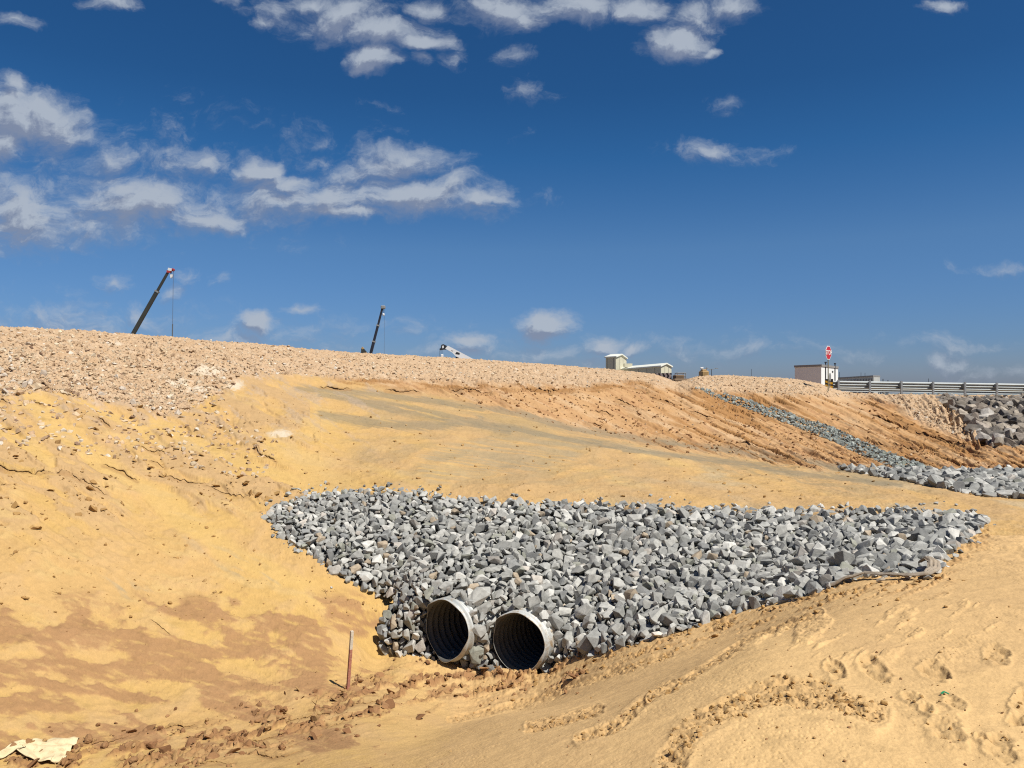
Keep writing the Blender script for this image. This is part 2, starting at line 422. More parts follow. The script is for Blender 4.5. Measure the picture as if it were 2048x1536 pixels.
# tongues of loose sand running down the left slope
stream = np.zeros_like(PX)
for pts, w in (([(40,780),(130,862),(210,922),(330,1010),(470,1110),(640,1205)], 21), ([(300,850),(430,900),(560,962),(650,1000)], 13), ([(560,900),(640,960),(690,985)], 26), ([(150,800),(260,850),(330,900)], 10), ([(-80,830),(20,870),(110,930)], 12)):
    d, s_, sd_ = line_dist(pxw, pyw, pts); stream = np.maximum(stream, sst(1.4, 0.6, d / w + 0.35 * mid))
stream *= (rg > 8) * (1 - gravel)
leftup = leftup * (1 - stream)
# long thin grey wheel streaks along the graded ramp
rl = np.zeros_like(PX)
for pts, w in (([(600,776),(760,792),(900,806),(1040,828),(1150,858),(1280,878),(1400,893),(1560,915),(1720,940),(1900,975)], 7), ([(640,790),(800,812),(960,845),(1100,870),(1300,905),(1500,930)], 5),
               ([(700,800),(880,838),(1020,862)], 6), ([(1250,900),(1450,925),(1650,952),(1800,972)], 5), ([(640,830),(760,850),(860,850),(960,842)], 9)):
    d, s_, sd_ = line_dist(PX + 10 * wx, PY + 5 * wy, pts); rl = np.maximum(rl, sst(1.5, 0.3, d / w + 1.1 * anis(13, 200, 4, 4, 140)))
rl *= (rg > 12) * (1 - gravel)
patch = sst(-14, 12, poly_sdf(PX, PY, [(830,930),(870,895),(960,878),(1080,872),(1170,890),(1150,925),(1000,950),(860,965)]) + 14 * anis(-12, 90, 14, 4, 141)) * (rg > 12)
# undercut ledges: (points, strength)
LEDGE = [([(-60,938),(0,941),(60,946),(115,949),(142,952)], 1.3), ([(205,930),(215,933),(245,945),(275,962)], 1.0), ([(508,898),(528,912),(552,924)], 1.5), ([(-60,972),(0,974),(22,971)], 1.0),
 ([(142,952),(160,966),(200,985),(214,990)], .7), ([(280,898),(310,913),(342,914)], .7), ([(320,950),(360,963),(412,972)], .7), ([(300,925),(330,940)], .5), ([(410,975),(450,985),(500,998)], .5),
 ([(195,840),(222,858)], 1.0), ([(60,800),(90,812)], .8), ([(-20,800),(20,806)], .9), ([(70,762),(105,780)], 1.2), ([(300,1240),(330,1262),(345,1272)], .5),
 ([(455,1492),(520,1478),(562,1468)], 1.0), ([(296,1452),(340,1456),(392,1449)], 1.2), ([(570,1440),(612,1431),(684,1424)], 1.0), ([(500,1502),(545,1514),(602,1500)], 1.3), ([(640,1455),(700,1440)], .9), ([(700,1410),(760,1402),(800,1392)], .9),
 ([(600,1372),(650,1366)], .0), ([(840,1398),(905,1386)], .8), ([(150,1490),(210,1484),(260,1470)], .9), ([(230,1518),(300,1508),(360,1512)], 1.0), ([(390,1530),(470,1522)], 1.0), ([(1055,1453),(1100,1445),(1150,1434),(1196,1419)], .8),
 ([(1657,849),(1691,862),(1725,880)], 1.2), ([(1742,828),(1776,842),(1812,852)], 1.6), ([(1830,862),(1882,876),(1932,890)], 1.3), ([(1786,886),(1841,903)], 1.4), ([(1749,885),(1779,893)], 1.0), ([(1476,886),(1517,893)], 1.0),
 ([(1169,846),(1213,850)], 1.0), ([(1190,818),(1222,828)], 1.0), ([(1002,800),(1020,807)], 1.2), ([(1560,822),(1620,842)], 1.0), ([(1600,860),(1660,880)], .8), ([(1480,805),(1540,826)], .8),
 ([(640,772),(700,777)], 1.0), ([(770,780),(840,783)], 1.0), ([(900,780),(980,783)], 1.0), ([(1050,778),(1120,783)], .9), ([(1300,790),(1350,806)], 1.0), ([(1230,800),(1290,818)], .9), ([(1380,820),(1440,842)], .8)]
ledgem = np.zeros_like(PX)
for pts, st_ in LEDGE:
    if st_ <= 0: continue
    xs = [p[0] for p in pts]; ys = [p[1] for p in pts]
    bx = (PX > min(xs) - 25) & (PX < max(xs) + 25) & (PY > min(ys) - 25) & (PY < max(ys) + 25)
    if not bx.any(): continue
    d, s_, sd_ = line_dist(PX[bx], PY[bx] - 2, pts); ledgem[bx] = np.maximum(ledgem[bx], np.exp(-(d / 3.5) ** 2) * min(st_, 1))

# ------------------------------------------------------------------ colour
def col(*c): return np.array(c)
def mixc(A, B, t): return A + (B - A) * t[..., None]
SAND = col(.60, .380, .150); SANDY = col(.61, .390, .134); SANDP = col(.70, .46, .21); CLAY = col(.545, .355, .165)
PINK = col(.39, .215, .10); GRAV = col(.56, .39, .235); BROWN = col(.27, .125, .042); RUST = col(.36, .175, .055)
ORNG = col(.56, .335, .155); GREY = col(.32, .255, .145); GREYL = col(.48, .40, .255)
K = np.broadcast_to(SAND, GX.shape + (3,)).copy()
K = mixc(K, SANDY, sst(-0.2, 0.3, big + 0.4 * anis(28, 160, 30, 3, 80)) * (PX < 900))
K = mixc(K, SANDP, sst(520, 1150, PX) * (rg < 12) * 0.92)
K = mixc(K, CLAY, 0.5 * sst(0.0, 0.35, mid))
terr = sst(-14, 14, poly_sdf(PX, PY, [(1330,1560),(1373,1440),(1464,1390),(1380,1372),(1460,1318),(1560,1268),(1700,1300),(1800,1370),(2100,1330),(2100,1560)]) + 10 * mid) * (rg < 9)
terr2 = sst(-10, 10, poly_sdf(PX, PY, [(1430,1560),(1480,1450),(1580,1410),(1740,1450),(1820,1500),(1860,1560)]) + 8 * mid) * (rg < 9)
terr3 = sst(-8, 8, poly_sdf(PX, PY, [(1230,1450),(1380,1350),(1500,1290),(1560,1265),(1640,1290),(1560,1360),(1440,1400),(1340,1460),(1200,1530)]) + 6 * mid) * (rg < 9)
K = mixc(K, col(.76, .505, .225), 0.5 * terr + 0.4 * np.clip(terr2 + terr3, 0, 1) * (1 - terr * .4))  # terraces painted lighter: sun on their tilt, plus less disturbed sand
K = mixc(K, CLAY * np.array((.98, .98, 1.0)), 0.9 * leftup); K = mixc(K, col(.645, .425, .148), 0.7 * stream)
K = mixc(K, col(.62, .42, .17), 0.7 * sst(0.1, 0.4, anis(10, 120, 30, 4, 81)) * (rg > 12))
K = mixc(K, GREYL, 0.6 * sst(0.05, 0.4, anis(6, 180, 26, 4, 82)) * sst(1150, 1300, PX) * (rg > 12))
K = mixc(K, col(.50, .33, .165), 0.55 * sst(560, 800, PX) * (rg > 13.5) * (1 - gravel) * sst(-.35, .2, anis(16, 200, 30, 4, 120)))
K = mixc(K, ORNG, lower_berm); K = mixc(K, col(.62, .44, .26), 0.6 * lower_berm * sst(0.0, .35, anis(22, 160, 14, 5, 121))); K = mixc(K, col(.42, .22, .10), 0.55 * lower_berm * sst(0.05, .35, anis(26, 90, 7, 5, 122)))
K = mixc(K, GREY, 0.45 * grey); K = mixc(K, GREY, 0.35 * grey2); K = mixc(K, col(.25, .215, .145), 0.62 * rl); K = mixc(K, col(.38, .305, .185), 0.6 * patch * sst(-.3, .15, anis(8, 260, 5, 5, 142))); K = mixc(K, GREYL * 0.85, 0.6 * np.clip(grey3, 0, 1))
K = mixc(K, RUST, 0.75 * brownsl); K = mixc(K, col(.36, .17, .06), 0.9 * brownblob); K = mixc(K, BROWN, 0.8 * brownedge)
K = mixc(K, col(.44, .34, .25), 0.5 * spr)
gcol = mixc(mixc(np.broadcast_to(GRAV, K.shape), col(.60, .45, .30), sst(0, .5, fbm(GX * 3, GY * 3, 4, 83))), col(.52, .345, .195), sst(0, .5, fbm(GX * 2, GY * 2, 4, 84)))
K = mixc(K, gcol, gravel)
for ex, ey, ea, eb in ((418,742,30,9),(358,768,24,8),(402,780,28,7),(228,688,14,4),(470,772,18,8),(170,560,1,1),(560,870,24,8)):
    K = mixc(K, col(.72, .62, .47), 0.8 * sst(1.3, .6, np.hypot((PX - ex) / ea, (PY - ey) / eb) + .6 * fine + .4 * mid))
K = mixc(K, col(.34, .19, .08), 0.55 * ledgem)  # brown painted along each ledge line, as shade under its lip
K = mixc(K, RUST * 0.9, 0.8 * brownband)
K = mixc(K, PINK, 0.86 * damp * sst(-.6, -.05, anis(15, 60, 12, 5, 160))); K = mixc(K, col(.30, .145, .065), 0.8 * mudb); K = mixc(K, col(.42, .225, .08), 0.5 * mudedge)
K = mixc(K, col(.50, .30, .12), 0.35 * track)
farm = sst(60, 90, rg)
K = mixc(K, col(.36, .29, .22), farm)
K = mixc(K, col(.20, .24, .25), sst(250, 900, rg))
K = mixc(K, col(.10, .095, .09), 0.9 * sst(4, 14, sd_pile) * vis)  # ground under the pile coloured near-black, as shade between stones
K = mixc(K, col(.16, .11, .07), sst(-2, 6, poly_sdf(PX, PY, RIP)) * (rg > 22))  # earth darkened beneath the boulders so their gaps look shaded
K = mixc(K, K * 0.80, 0.7 * sst(0.18, 0.42, fbm(GX * 5, GY * 5, 4, 112)) * sst(-.1, .3, fbm(GX * .7, GY * .7, 3, 113)))
K *= (1 + 0.10 * fine + 0.10 * mid + 0.12 * grit)[..., None]
K = np.clip(K, 0.01, 0.85)

# ------------------------------------------------------------------ relief
nearw = np.clip(rg / 10, 0.4, 2.5)
pit = sst(0.25, 0.05, cells(GX * 22, GY * 17, 9)[0]) * sst(0.05, 0.35, fbm(GX * 1.1, GY * 1.1, 3, 110) + .1)
H = 0.05 * mid + 0.017 * fine + 0.006 * grit - 0.012 * pit
H += (rg > 12) * 0.05 * fbm(GX * .8, GY * .8, 3, 90)
# stepped edges of the clay sheets
H += 0.05 * sst(0, .05, anis(24, 190, 30, 5, 130, 30)) * sst(1080, 960, PY) * (PX < 640) * (rg > 8) * (1 - gravel)
H += 0.035 * leftup + 0.03 * np.abs(anis(20, 160, 16, 4, 91)) * (PX < 700) * (rg > 8) * sst(1150, 1000, PY)
crackl = np.exp(-(line_dist(PX, PY, [(-60,940),(0,943),(60,948),(115,949),(140,952)])[0] / 2.2) ** 2) + np.exp(-(line_dist(PX, PY, [(205,930),(240,945),(272,962)])[0] / 1.8) ** 2) + \
         np.exp(-(line_dist(PX, PY, [(508,898),(528,915),(552,924)])[0] / 2.6) ** 2) + np.exp(-(line_dist(PX, PY, [(-60,972),(0,974),(90,970),(160,972)])[0] / 1.5) ** 2)

rip_ = np.sin((GX * 0.5 + GY * 1.0) * 2 * np.pi / 0.22 + 3 * wx + 2 * mid)
H += 0.011 * rip_ * sst(-60, 40, poly_sdf(PX, PY, [(-100,960),(200,990),(420,1130),(200,1160),(-100,1100)]))
# gravel and berm relief
d1, d2, cid = cells(GX * 5.5, GY * 5.5 * 0.8, 5)
d1b, d2b, _ = cells(GX * 13, GY * 11, 6)
H += gravel * (0.10 * (0.6 - d1) * (cid > 0.35) + 0.045 * (0.6 - d1b) + 0.05 * fbm(GX * 2, GY * 2, 4, 92))
H += spr * 0.03 * (0.6 - d1b)
H += lower_berm * (0.16 * anis(24, 150, 9, 5, 93) + 0.05 * anis(35, 40, 7, 4, 94) + 0.04 * (0.5 - d1b) * sst(-.1, .3, mid))
H -= 0.22 * brownsl * lower_berm * (anis(24, 110, 6, 4, 95) > 0.1) * 0.6
H += tongue * 0.16 * anis(48, 60, 6, 4, 96)
H += 0.10 * brownband * (0.4 - d1b) + brownedge * 0.35 * anis(70, 30, 9, 4, 97)
H += (grey + grey2) * 0.01 * anis(12, 90, 4, 3, 98) * (1 - gravel)
# mud, crumbs and tracks near by
d3, d4, cid3 = cells(GX * 14, GY * 9, 7)
d5, d6, cid5 = cells(GX * 5, GY * 3.4, 8)
crack = sst(0.0, 0.12, d4 - d3)
H += mudb * (0.07 * (0.5 - d3) * (cid3 > .3) + 0.10 * sst(0, .12, d6 - d5) * (cid5 - 0.35) + 0.06 * ridged(GX * 2.5, GY * 5, 4, 111) - .03)
H += mudedge * 0.075 * (0.5 - d3) * (cid3 > .3)
H += 0.010 * damp
H += track * (0.030 * (0.45 - d3) * (cid3 > .4) + 0.02 * fbm(GX * 14, GY * 14, 3, 99) - 0.012) + 0.026 * tedge * np.clip(0.5 + mid * 2, 0, 1)
H += crumb_r * 0.02 * (0.5 - d3) * (cid3 > .45)
# strips bladed smooth beside the tracks, and steps along them
H += 0.022 * sst(-3, 6, (PY - np.interp(PX, [1280,1366,1446,1490,1556,1700,2048], [1412,1368,1320,1290,1262,1215,1180]))) * (rg < 8) * sst(1230, 1420, PX)
# bank cut beside the stones
bankc = np.exp(-(line_dist(PX, PY, [(640,1212),(690,1215),(740,1216),(782,1214)])[0] / 16) ** 2)
H += bankc * (0.10 * anis(-10, 30, 6, 4, 100) + 0.04) * (rg < 13)
# footprints
FEET = [(1671,1340,20,13),(1745,1338,32,17),(1870,1345,30,16),(1826,1402,24,13),(1856,1424,22,12),(1908,1413,26,15),(1899,1468,42,28),(2001,1500,40,26),(1994,1318,26,20),(2044,1412,22,36),(1960,1482,16,10)]
foot = np.zeros_like(PX)
for fx_, fy_, ax_, ay_ in FEET:
    a = math.radians(28); dx, dy = PX - fx_, PY - fy_
    e = np.hypot((dx * math.cos(a) + dy * math.sin(a)) / ax_, (-dx * math.sin(a) + dy * math.cos(a)) / ay_) + 0.55 * fine + 0.5 * mid
    m_ = (rg < 9)
    H += m_ * (-0.024 * sst(1.15, 0.55, e) + 0.012 * np.exp(-((e - 1.2) / 0.22) ** 2))
    foot = np.maximum(foot, m_ * sst(1.4, 0.6, e))
H += foot * 0.022 * (0.45 - d3)
H *= 1 - 0.60 * (1 - sst(8.5, 11, rg)) * (1 - np.clip(track + foot + mudb + mudedge + crumb_r, 0, 1))
H *= 1 - 0.5 * stream - 0.35 * (rl + patch).clip(0, 1)
H -= 1.6 * ledgem * GY / F
H *= sst(0.3, 2.0, rg) * (1 - sst(150, 400, rg))
H *= 1 - 0.7 * sst(10, 30, sd_pile) * vis
K = mixc(K, K * 0.88, foot)
# keep the skyline where it is
ZG = ZG + H

print('ground arrays', time.time() - _t0)
# ---- build the sheet
idx = np.arange(NR * NT).reshape(NR, NT)
jn = np.roll(np.arange(NT), -1)
q = np.stack([idx[:-1, :], idx[:-1, jn], idx[1:, jn], idx[1:, :]], -1).reshape(-1, 4)
V = np.stack([GX.ravel(), GY.ravel(), ZG.ravel()], -1)
V = np.vstack([V, [[0, 0, float(ZG[0].mean())]]]); cidx = NR * NT
Kf = np.vstack([K.reshape(-1, 3), K[0].mean(0)[None]])
me = bpy.data.meshes.new('ground')
tri = np.stack([np.full(NT, cidx), idx[0, jn], idx[0, :]], -1)
loops = np.concatenate([q[:, ::-1].ravel(), tri[:, ::1].ravel()]).astype(np.int32)
starts = np.concatenate([np.arange(0, q.size, 4), q.size + np.arange(0, tri.size, 3)]).astype(np.int32)
me.vertices.add(len(V)); me.vertices.foreach_set('co', np.ascontiguousarray(V, np.float32).ravel())
me.loops.add(len(loops)); me.loops.foreach_set('vertex_index', loops)
me.polygons.add(len(starts)); me.polygons.foreach_set('loop_start', starts)
me.polygons.foreach_set('use_smooth', np.ones(len(starts), bool))
me.update(calc_edges=True)
a = me.color_attributes.new('tint', 'FLOAT_COLOR', 'POINT')
a.data.foreach_set('color', np.ascontiguousarray(np.hstack([Kf, np.ones((len(Kf), 1))]), np.float32).ravel())
M_GROUND = tinted('sandy_earth', 0.12, 75, 0.32, 110, 0.010, 0.95, spec=0.15)
tag(link('ground', me, M_GROUND), kind='structure')

# ---- helpers on the finished ground
LRR = np.log(RR)
def ground_z(x, y, Z=None):
    Z = ZG if Z is None else Z
    th = np.arctan2(x, y); lr = np.log(np.hypot(x, y))
    i = np.clip(np.searchsorted(TH, th) - 1, 0, NT - 2); j = np.clip(np.searchsorted(LRR, lr) - 1, 0, NR - 2)
    fx = (th - TH[i]) / (TH[i + 1] - TH[i]); fy = (lr - LRR[j]) / (LRR[j + 1] - LRR[j])
    return (Z[j, i] * (1 - fx) + Z[j, i + 1] * fx) * (1 - fy) + (Z[j + 1, i] * (1 - fx) + Z[j + 1, i + 1] * fx) * fy
def ground_hit(px, py, rmax=70.0):
    """where the ray through a photo position first meets the smooth ground: arrays of Y (nan if none)"""
    px, py = np.atleast_1d(np.asarray(px, float)), np.atleast_1d(np.asarray(py, float))
    th = np.arctan((px - 1024) / F); i = np.clip(np.searchsorted(TH, th), 0, NT - 1)
    js = np.where((RR > 2.5) & (RR < rmax))[0]
    out = np.full(len(px), np.nan)
    for n in range(len(px)):
        k = i[n]; v = HZ - F * (ZB[js, k] - EYE) / (RR[js] * math.cos(TH[k]))
        h = np.where(v <= py[n])[0]
        if len(h) and h[0] > 0:
            j = h[0]; t = (v[j - 1] - py[n]) / (v[j - 1] - v[j] + 1e-9)
            out[n] = (RR[js[j - 1]] * (1 - t) + RR[js[j]] * t) * math.cos(TH[k])
    return out
def on_ground(px, py, dz=0.0):
    Y = float(ground_hit(px, py)[0]); x = (px - 1024) / F * Y
    return Vector((x, Y, float(ground_z(np.array([x]), np.array([Y]))[0]) + dz))
# ================================================================== STONES
def hull_shapes(n, pts, seed, bev=0.05, flat=(0.5, 0.85), boxy=0.5, jag=0.0):
    """a library of angular stones: unit-size vertices and triangles"""
    r = random.Random(seed); lib = []
    for k in range(n):
        bm = bmesh.new(); sx, sy, sz = 1.0, r.uniform(0.58, 0.95), r.uniform(*flat)
        for i in range(pts):
            v = Vector((r.gauss(0, 1), r.gauss(0, 1), r.gauss(0, 1))).normalized()
            m = max(abs(v.x), abs(v.y), abs(v.z)); v = v.lerp(v / m * 0.85, boxy) * r.uniform(0.84, 1.08)
            bm.verts.new((v.x * sx, v.y * sy, v.z * sz))
        q = bmesh.ops.convex_hull(bm, input=bm.verts)
        bmesh.ops.delete(bm, geom=[e for e in q['geom_interior'] if isinstance(e, bmesh.types.BMVert)], context='VERTS')
        bmesh.ops.dissolve_limit(bm, angle_limit=math.radians(13), verts=bm.verts, edges=bm.edges)
        if bev: bmesh.ops.bevel(bm, geom=list(bm.edges), offset=bev * r.uniform(.5, 1.3), segments=1, affect='EDGES')
        if jag:
            bmesh.ops.triangulate(bm, faces=bm.faces)
            bmesh.ops.subdivide_edges(bm, edges=[e for e in bm.edges if e.calc_length() > 0.35], cuts=1)
            for v in bm.verts: v.co *= 1 + r.uniform(-jag, jag)
        bmesh.ops.triangulate(bm, faces=bm.faces)
        bm.verts.ensure_lookup_table()
        V = np.array([v.co[:] for v in bm.verts]); T = np.array([[v.index for v in f.verts] for f in bm.faces])
        bm.free(); lib.append((V, T))
    return lib
LIB_STONE = hull_shapes(64, 14, 1, bev=0.032, flat=(0.40, 0.72), boxy=0.42)
LIB_PLATE = hull_shapes(16, 14, 6, bev=0.03, flat=(0.14, 0.3), boxy=0.3)
LIB_BOULD = hull_shapes(30, 14, 2, bev=0.035, flat=(0.42, 0.7), boxy=0.6)
LIB_SMALL = hull_shapes(16, 10, 3, bev=0.0, flat=(0.45, 0.85), boxy=0.3)
LIB_CLOD = hull_shapes(20, 16, 4, bev=0.12, flat=(0.4, 0.75), boxy=0.2, jag=0.08)

def rot_to(nrm, spin, tilt):
    """rotation whose z looks along nrm, tilted at random"""
    q = Vector(nrm).to_track_quat('Z', 'Y').to_matrix()
    t = Euler((random.gauss(0, tilt), random.gauss(0, tilt), spin)).to_matrix()
    return np.array(q @ t)
def scatter_mesh(name, items, lib):
    """items: (pos, size, rotation 3x3, colour, shape index) -> one mesh"""
    Vs, Ts, Cs, n = [], [], [], 0
    for p, s, R, c, k in items:
        V, T = lib[k]; W = (V * s) @ R.T + np.asarray(p)
        Vs.append(W); Ts.append(T + n); Cs.append(np.broadcast_to(np.asarray(c), (len(V), 3))); n += len(V)
    return mesh_np(name, np.vstack(Vs), np.vstack(Ts), np.vstack(Cs))

class Grid3:
    def __init__(s, h): s.h = h; s.d = {}
    def near(s, p, r, k):
        h = s.h; ix, iy, iz = int(p[0] // h), int(p[1] // h), int(p[2] // h)
        for a in (-1, 0, 1):
            for b in (-1, 0, 1):
                for c in (-1, 0, 1):
                    for (q, rr) in s.d.get((ix + a, iy + b, iz + c), ()):
                        if (p[0] - q[0]) ** 2 + (p[1] - q[1]) ** 2 + (p[2] - q[2]) ** 2 < (k * (r + rr)) ** 2: return True
        return False
    def add(s, p, r):
        h = s.h; s.d.setdefault((int(p[0] // h), int(p[1] // h), int(p[2] // h)), []).append((p, r))

def in_poly(px, py, poly, m=0):
    return poly_sdf(np.atleast_1d(px).astype(float), np.atleast_1d(py).astype(float), poly) > m

_hx, _hy = np.arange(480, 2060, 8.0), np.arange(940, 1400, 5.0)
_hm = np.stack([ground_hit(np.full(len(_hy), x), _hy) for x in _hx], 1)
def ghY(px, py):
    fx = np.clip((np.asarray(px) - _hx[0]) / 8.0, 0, len(_hx) - 1.01); fy = np.clip((np.asarray(py) - _hy[0]) / 5.0, 0, len(_hy) - 1.01)
    i, j = fx.astype(int), fy.astype(int); u, v = fx - i, fy - j
    return (_hm[j, i] * (1 - u) + _hm[j, i + 1] * u) * (1 - v) + (_hm[j + 1, i] * (1 - u) + _hm[j + 1, i + 1] * u) * v
# ---- surface of the main pile, as a sheet through known points
PS = [(523,1035,14.35),(600,988,15.6),(760,976,15.7),(905,995,15.1),(1000,1000,14.9),(1240,1008,14.4),(1420,1014,13.9),(1600,1020,13.3),(1800,1022,12.6),(1982,1042,11.4),
      (1930,1090,9.9),(1880,1150,8.0),(1760,1158,8.05),(1640,1190,8.5),(1540,1214,8.9),(1440,1240,9.2),(1340,1274,9.5),(1250,1298,9.95),(1180,1314,10.4),(1090,1326,10.95),
      (560,1075,13.7),(620,1115,13.0),(680,1160,12.45),(740,1190,12.1),
      (790,1200,12.42),(850,1195,11.85),(925,1184,11.74),(990,1208,11.62),(1060,1208,11.40),(1110,1228,11.38),
      (758,1265,12.0),(765,1310,11.9),(800,1240,11.95),(805,1290,11.85),(850,1325,11.7),(855,1262,11.84),(935,1336,11.35),(962,1275,11.46),(965,1346,11.1),(1100,1285,11.25),
      (900,1100,13.2),(1200,1150,12.0),(1400,1130,11.4),(1600,1110,10.8),(1750,1090,10.4),(1000,1100,13.0),(700,1080,13.7),(1100,1180,12.0)]
_ps = np.array(PS, float)
_ps[:24, 2] = ghY(_ps[:24, 0], _ps[:24, 1]) - 0.08
_fs = TPS(_ps[:, :2] / 300.0, np.log(_ps[:, 2]), lam=1e-4)
def pileY(px, py): return np.exp(_fs(np.stack([np.asarray(px, float), np.asarray(py, float)], -1) / 300.0))
def pile_pt(px, py):
    Y = pileY(px, py); sd_ = poly_sdf(px, py, PILE)
    Y = np.where(sd_ < 30, np.exp(lerp(np.log(np.minimum(ghY(px, py), Y * np.where(py > 1165, 1.012, 1.2))), np.log(Y), sst(0, 30, sd_))), Y); return np.stack([(px - 1024) / F * Y, Y, EYE - (py - HZ) / F * Y], -1)
def pile_nrm(px, py):
    p = pile_pt(px, py); a = pile_pt(px + 12, py) - p; b = pile_pt(px, py + 12) - p
    n = np.cross(b, a); n /= np.linalg.norm(n, axis=1)[:, None]
    return n * np.where((n * (np.array([0, 0, EYE]) - p)).sum(1) < 0, -1, 1)[:, None]
def clear_of_pipes(p, r, inner=0.0):
    for c, ax, rad in PIPES:
        d = np.asarray(p) - np.array(c); t = float(d @ np.array(ax)); q = float(np.linalg.norm(d - t * np.array(ax)))
        if q < rad + r * 0.62 + inner and t > 0.0: return False
        if 0 < t < 0.15 and q < rad + r * 0.9 + 0.02 and (r > 0): return False
        if q < rad + r * 0.95 and -1.4 < t <= 0.0: return False
    return True
def push_out(p, r):
    """a stone that would sit inside a pipe rests on top of it instead"""
    for c, ax, rad in PIPES:
        a = np.array(ax); d = np.asarray(p) - np.array(c); t = float(d @ a); v = d - t * a; q = float(np.linalg.norm(v))
        if t > 0.20 and rad * 0.45 < q < rad + r * 0.65: p = np.array(c) + t * a + v / q * (rad + r * 0.66)
    return p
STONE_COL = [(.38, .38, .35), (.31, .315, .295), (.46, .46, .425), (.25, .255, .245), (.56, .555, .51), (.42, .42, .385), (.35, .355, .33)]
def stone_col(r):
    c = np.array(r.choice(STONE_COL)) * r.uniform(0.82, 1.26) * np.array((1.0, .985, .965))
    t = r.random()
    if t < 0.025: c = np.array((.42, .34, .24)) * r.uniform(.9, 1.15)
    elif t < 0.06: c = np.array((.33, .33, .27)) * r.uniform(.9, 1.1)
    elif t < 0.10: c = c * np.array((1.08, 1.0, .95))
    return c
M_STONE = tinted('crushed_granite', 0.26, 14, 0.35, 55, 0.010, 0.88, spec=0.25)
M_BOULD = tinted('rough_boulder', 0.34, 5, 0.7, 16, 0.03, 0.9, spec=0.25)

rr = random.Random(5)
n = 90000
qx = RNG.uniform(515, 1990, n); qy = RNG.uniform(970, 1350, n)
k = in_poly(qx, qy, PILE, 3)
qx, qy = qx[k], qy[k]
pp, nn = pile_pt(qx, qy), pile_nrm(qx, qy)
# thin out so that the density is even on the surface, not in the picture
sdp = poly_sdf(qx, qy, PILE)
# random order, big ones first
order = np.arange(len(qx)); RNG.shuffle(order)
g3 = Grid3(0.37); items = []
targets = [(0.15, 0.185, 40), (0.12, 0.15, 260), (0.092, 0.12, 1300), (0.068, 0.092, 3000), (0.05, 0.068, 2100), (0.035, 0.045, 900)]
oi = 0
for lo, hi, cnt in targets:
    made = tries = 0
    while made < cnt and tries < 30000:
        i = order[oi % len(order)]; oi += 1; tries += 1
        r = rr.uniform(lo, hi)
        if qx[i] < 900: r *= lerp(0.85, 1.0, (qx[i] - 520) / 380)
        if sdp[i] < r * F / pp[i][1] * 0.35: continue
        layer = rr.random()
        p = pp[i] + nn[i] * (rr.uniform(-0.03, 0.05) - (0.08 if r > .2 else 0))
        p = push_out(p, r)
        if g3.near(p, r, 0.62) or not clear_of_pipes(p, r): continue
        g3.add(p, r); made += 1
        items.append((p, r * 1.12, rot_to(nn[i], rr.uniform(0, 6.28), 0.55), stone_col(rr), rr.randrange(len(LIB_STONE))))
# a second, lower layer fills the gaps
under = []
g4 = Grid3(0.3)
for i in order[:26000]:
    r = rr.uniform(0.06, 0.10)
    if sdp[i] < 12: continue
    p = push_out(pp[i] - nn[i] * rr.uniform(0.16, 0.24), r)
    if g4.near(p, r, 0.62) or not clear_of_pipes(p, r, 0.02): continue
    g4.add(p, r); under.append((p, r * 1.15, rot_to(nn[i], rr.uniform(0, 6.28), 0.7), stone_col(rr) * 0.9, rr.randrange(len(LIB_STONE))))  # lower stones darkened in colour to deepen the shade between those above
# strays that rolled off the edge
sx_ = RNG.uniform(480, 2040, 9000); sy_ = RNG.uniform(960, 1330, 9000); sds = poly_sdf(sx_, sy_, PILE); kk_ = (sds < 0) & (sds > -30) & (RNG.random(9000) < np.exp(sds / 7.0) * .5) & (sy_ < np.where(sx_ < 800, 1200, 1170))
for x_, y_ in list(zip(sx_[kk_], sy_[kk_]))[:110]:
    Y_ = float(ground_hit(x_, y_)[0])
    if Y_ == Y_:
        X_ = (x_ - 1024) / F * Y_; r = rr.uniform(.02, .075)
        under.append((np.array((X_, Y_, float(ground_z(np.array([X_]), np.array([Y_]))[0]) + r * .3)), r, rot_to((0, 0, 1), rr.uniform(0, 6.28), .5), stone_col(rr), rr.randrange(len(LIB_STONE))))
print('pile stones', len(items), len(under))
# the 300 that show largest stand alone
items.sort(key=lambda t: -(t[1] / t[0][1]) * (1 if abs((t[0][0] / t[0][1])) < 0.64 else 0))
def solo(name, it, lib, mat, label, cat, group):
    p, s, R, c, k_ = it
    V, T = lib[k_]
    o = link(name, mesh_np(name, (V * s) @ R.T, T, np.broadcast_to(np.asarray(c), (len(V), 3))), mat)
    o.location = Vector(p); tag(o, label, cat, group); return o
tan_i = [i for i, t in enumerate(items) if 1180 < HZ - (t[0][2] - EYE) / t[0][1] * F < 1300 and 900 < 1024 + t[0][0] / t[0][1] * F < 1110][:3]
for i, t in enumerate(items[:300]):
    solo('stone', t, LIB_STONE, M_STONE, 'one of the larger grey angular stones in the big pile around the culvert mouths', 'stone', 'larger stones of the pile around the culvert mouths')
tag(link('small_stones', scatter_mesh('small_stones', items[300:] + under, LIB_STONE), M_STONE),
    'countless smaller grey angular stones filling the big pile around the culvert mouths', 'gravel', kind='stuff')

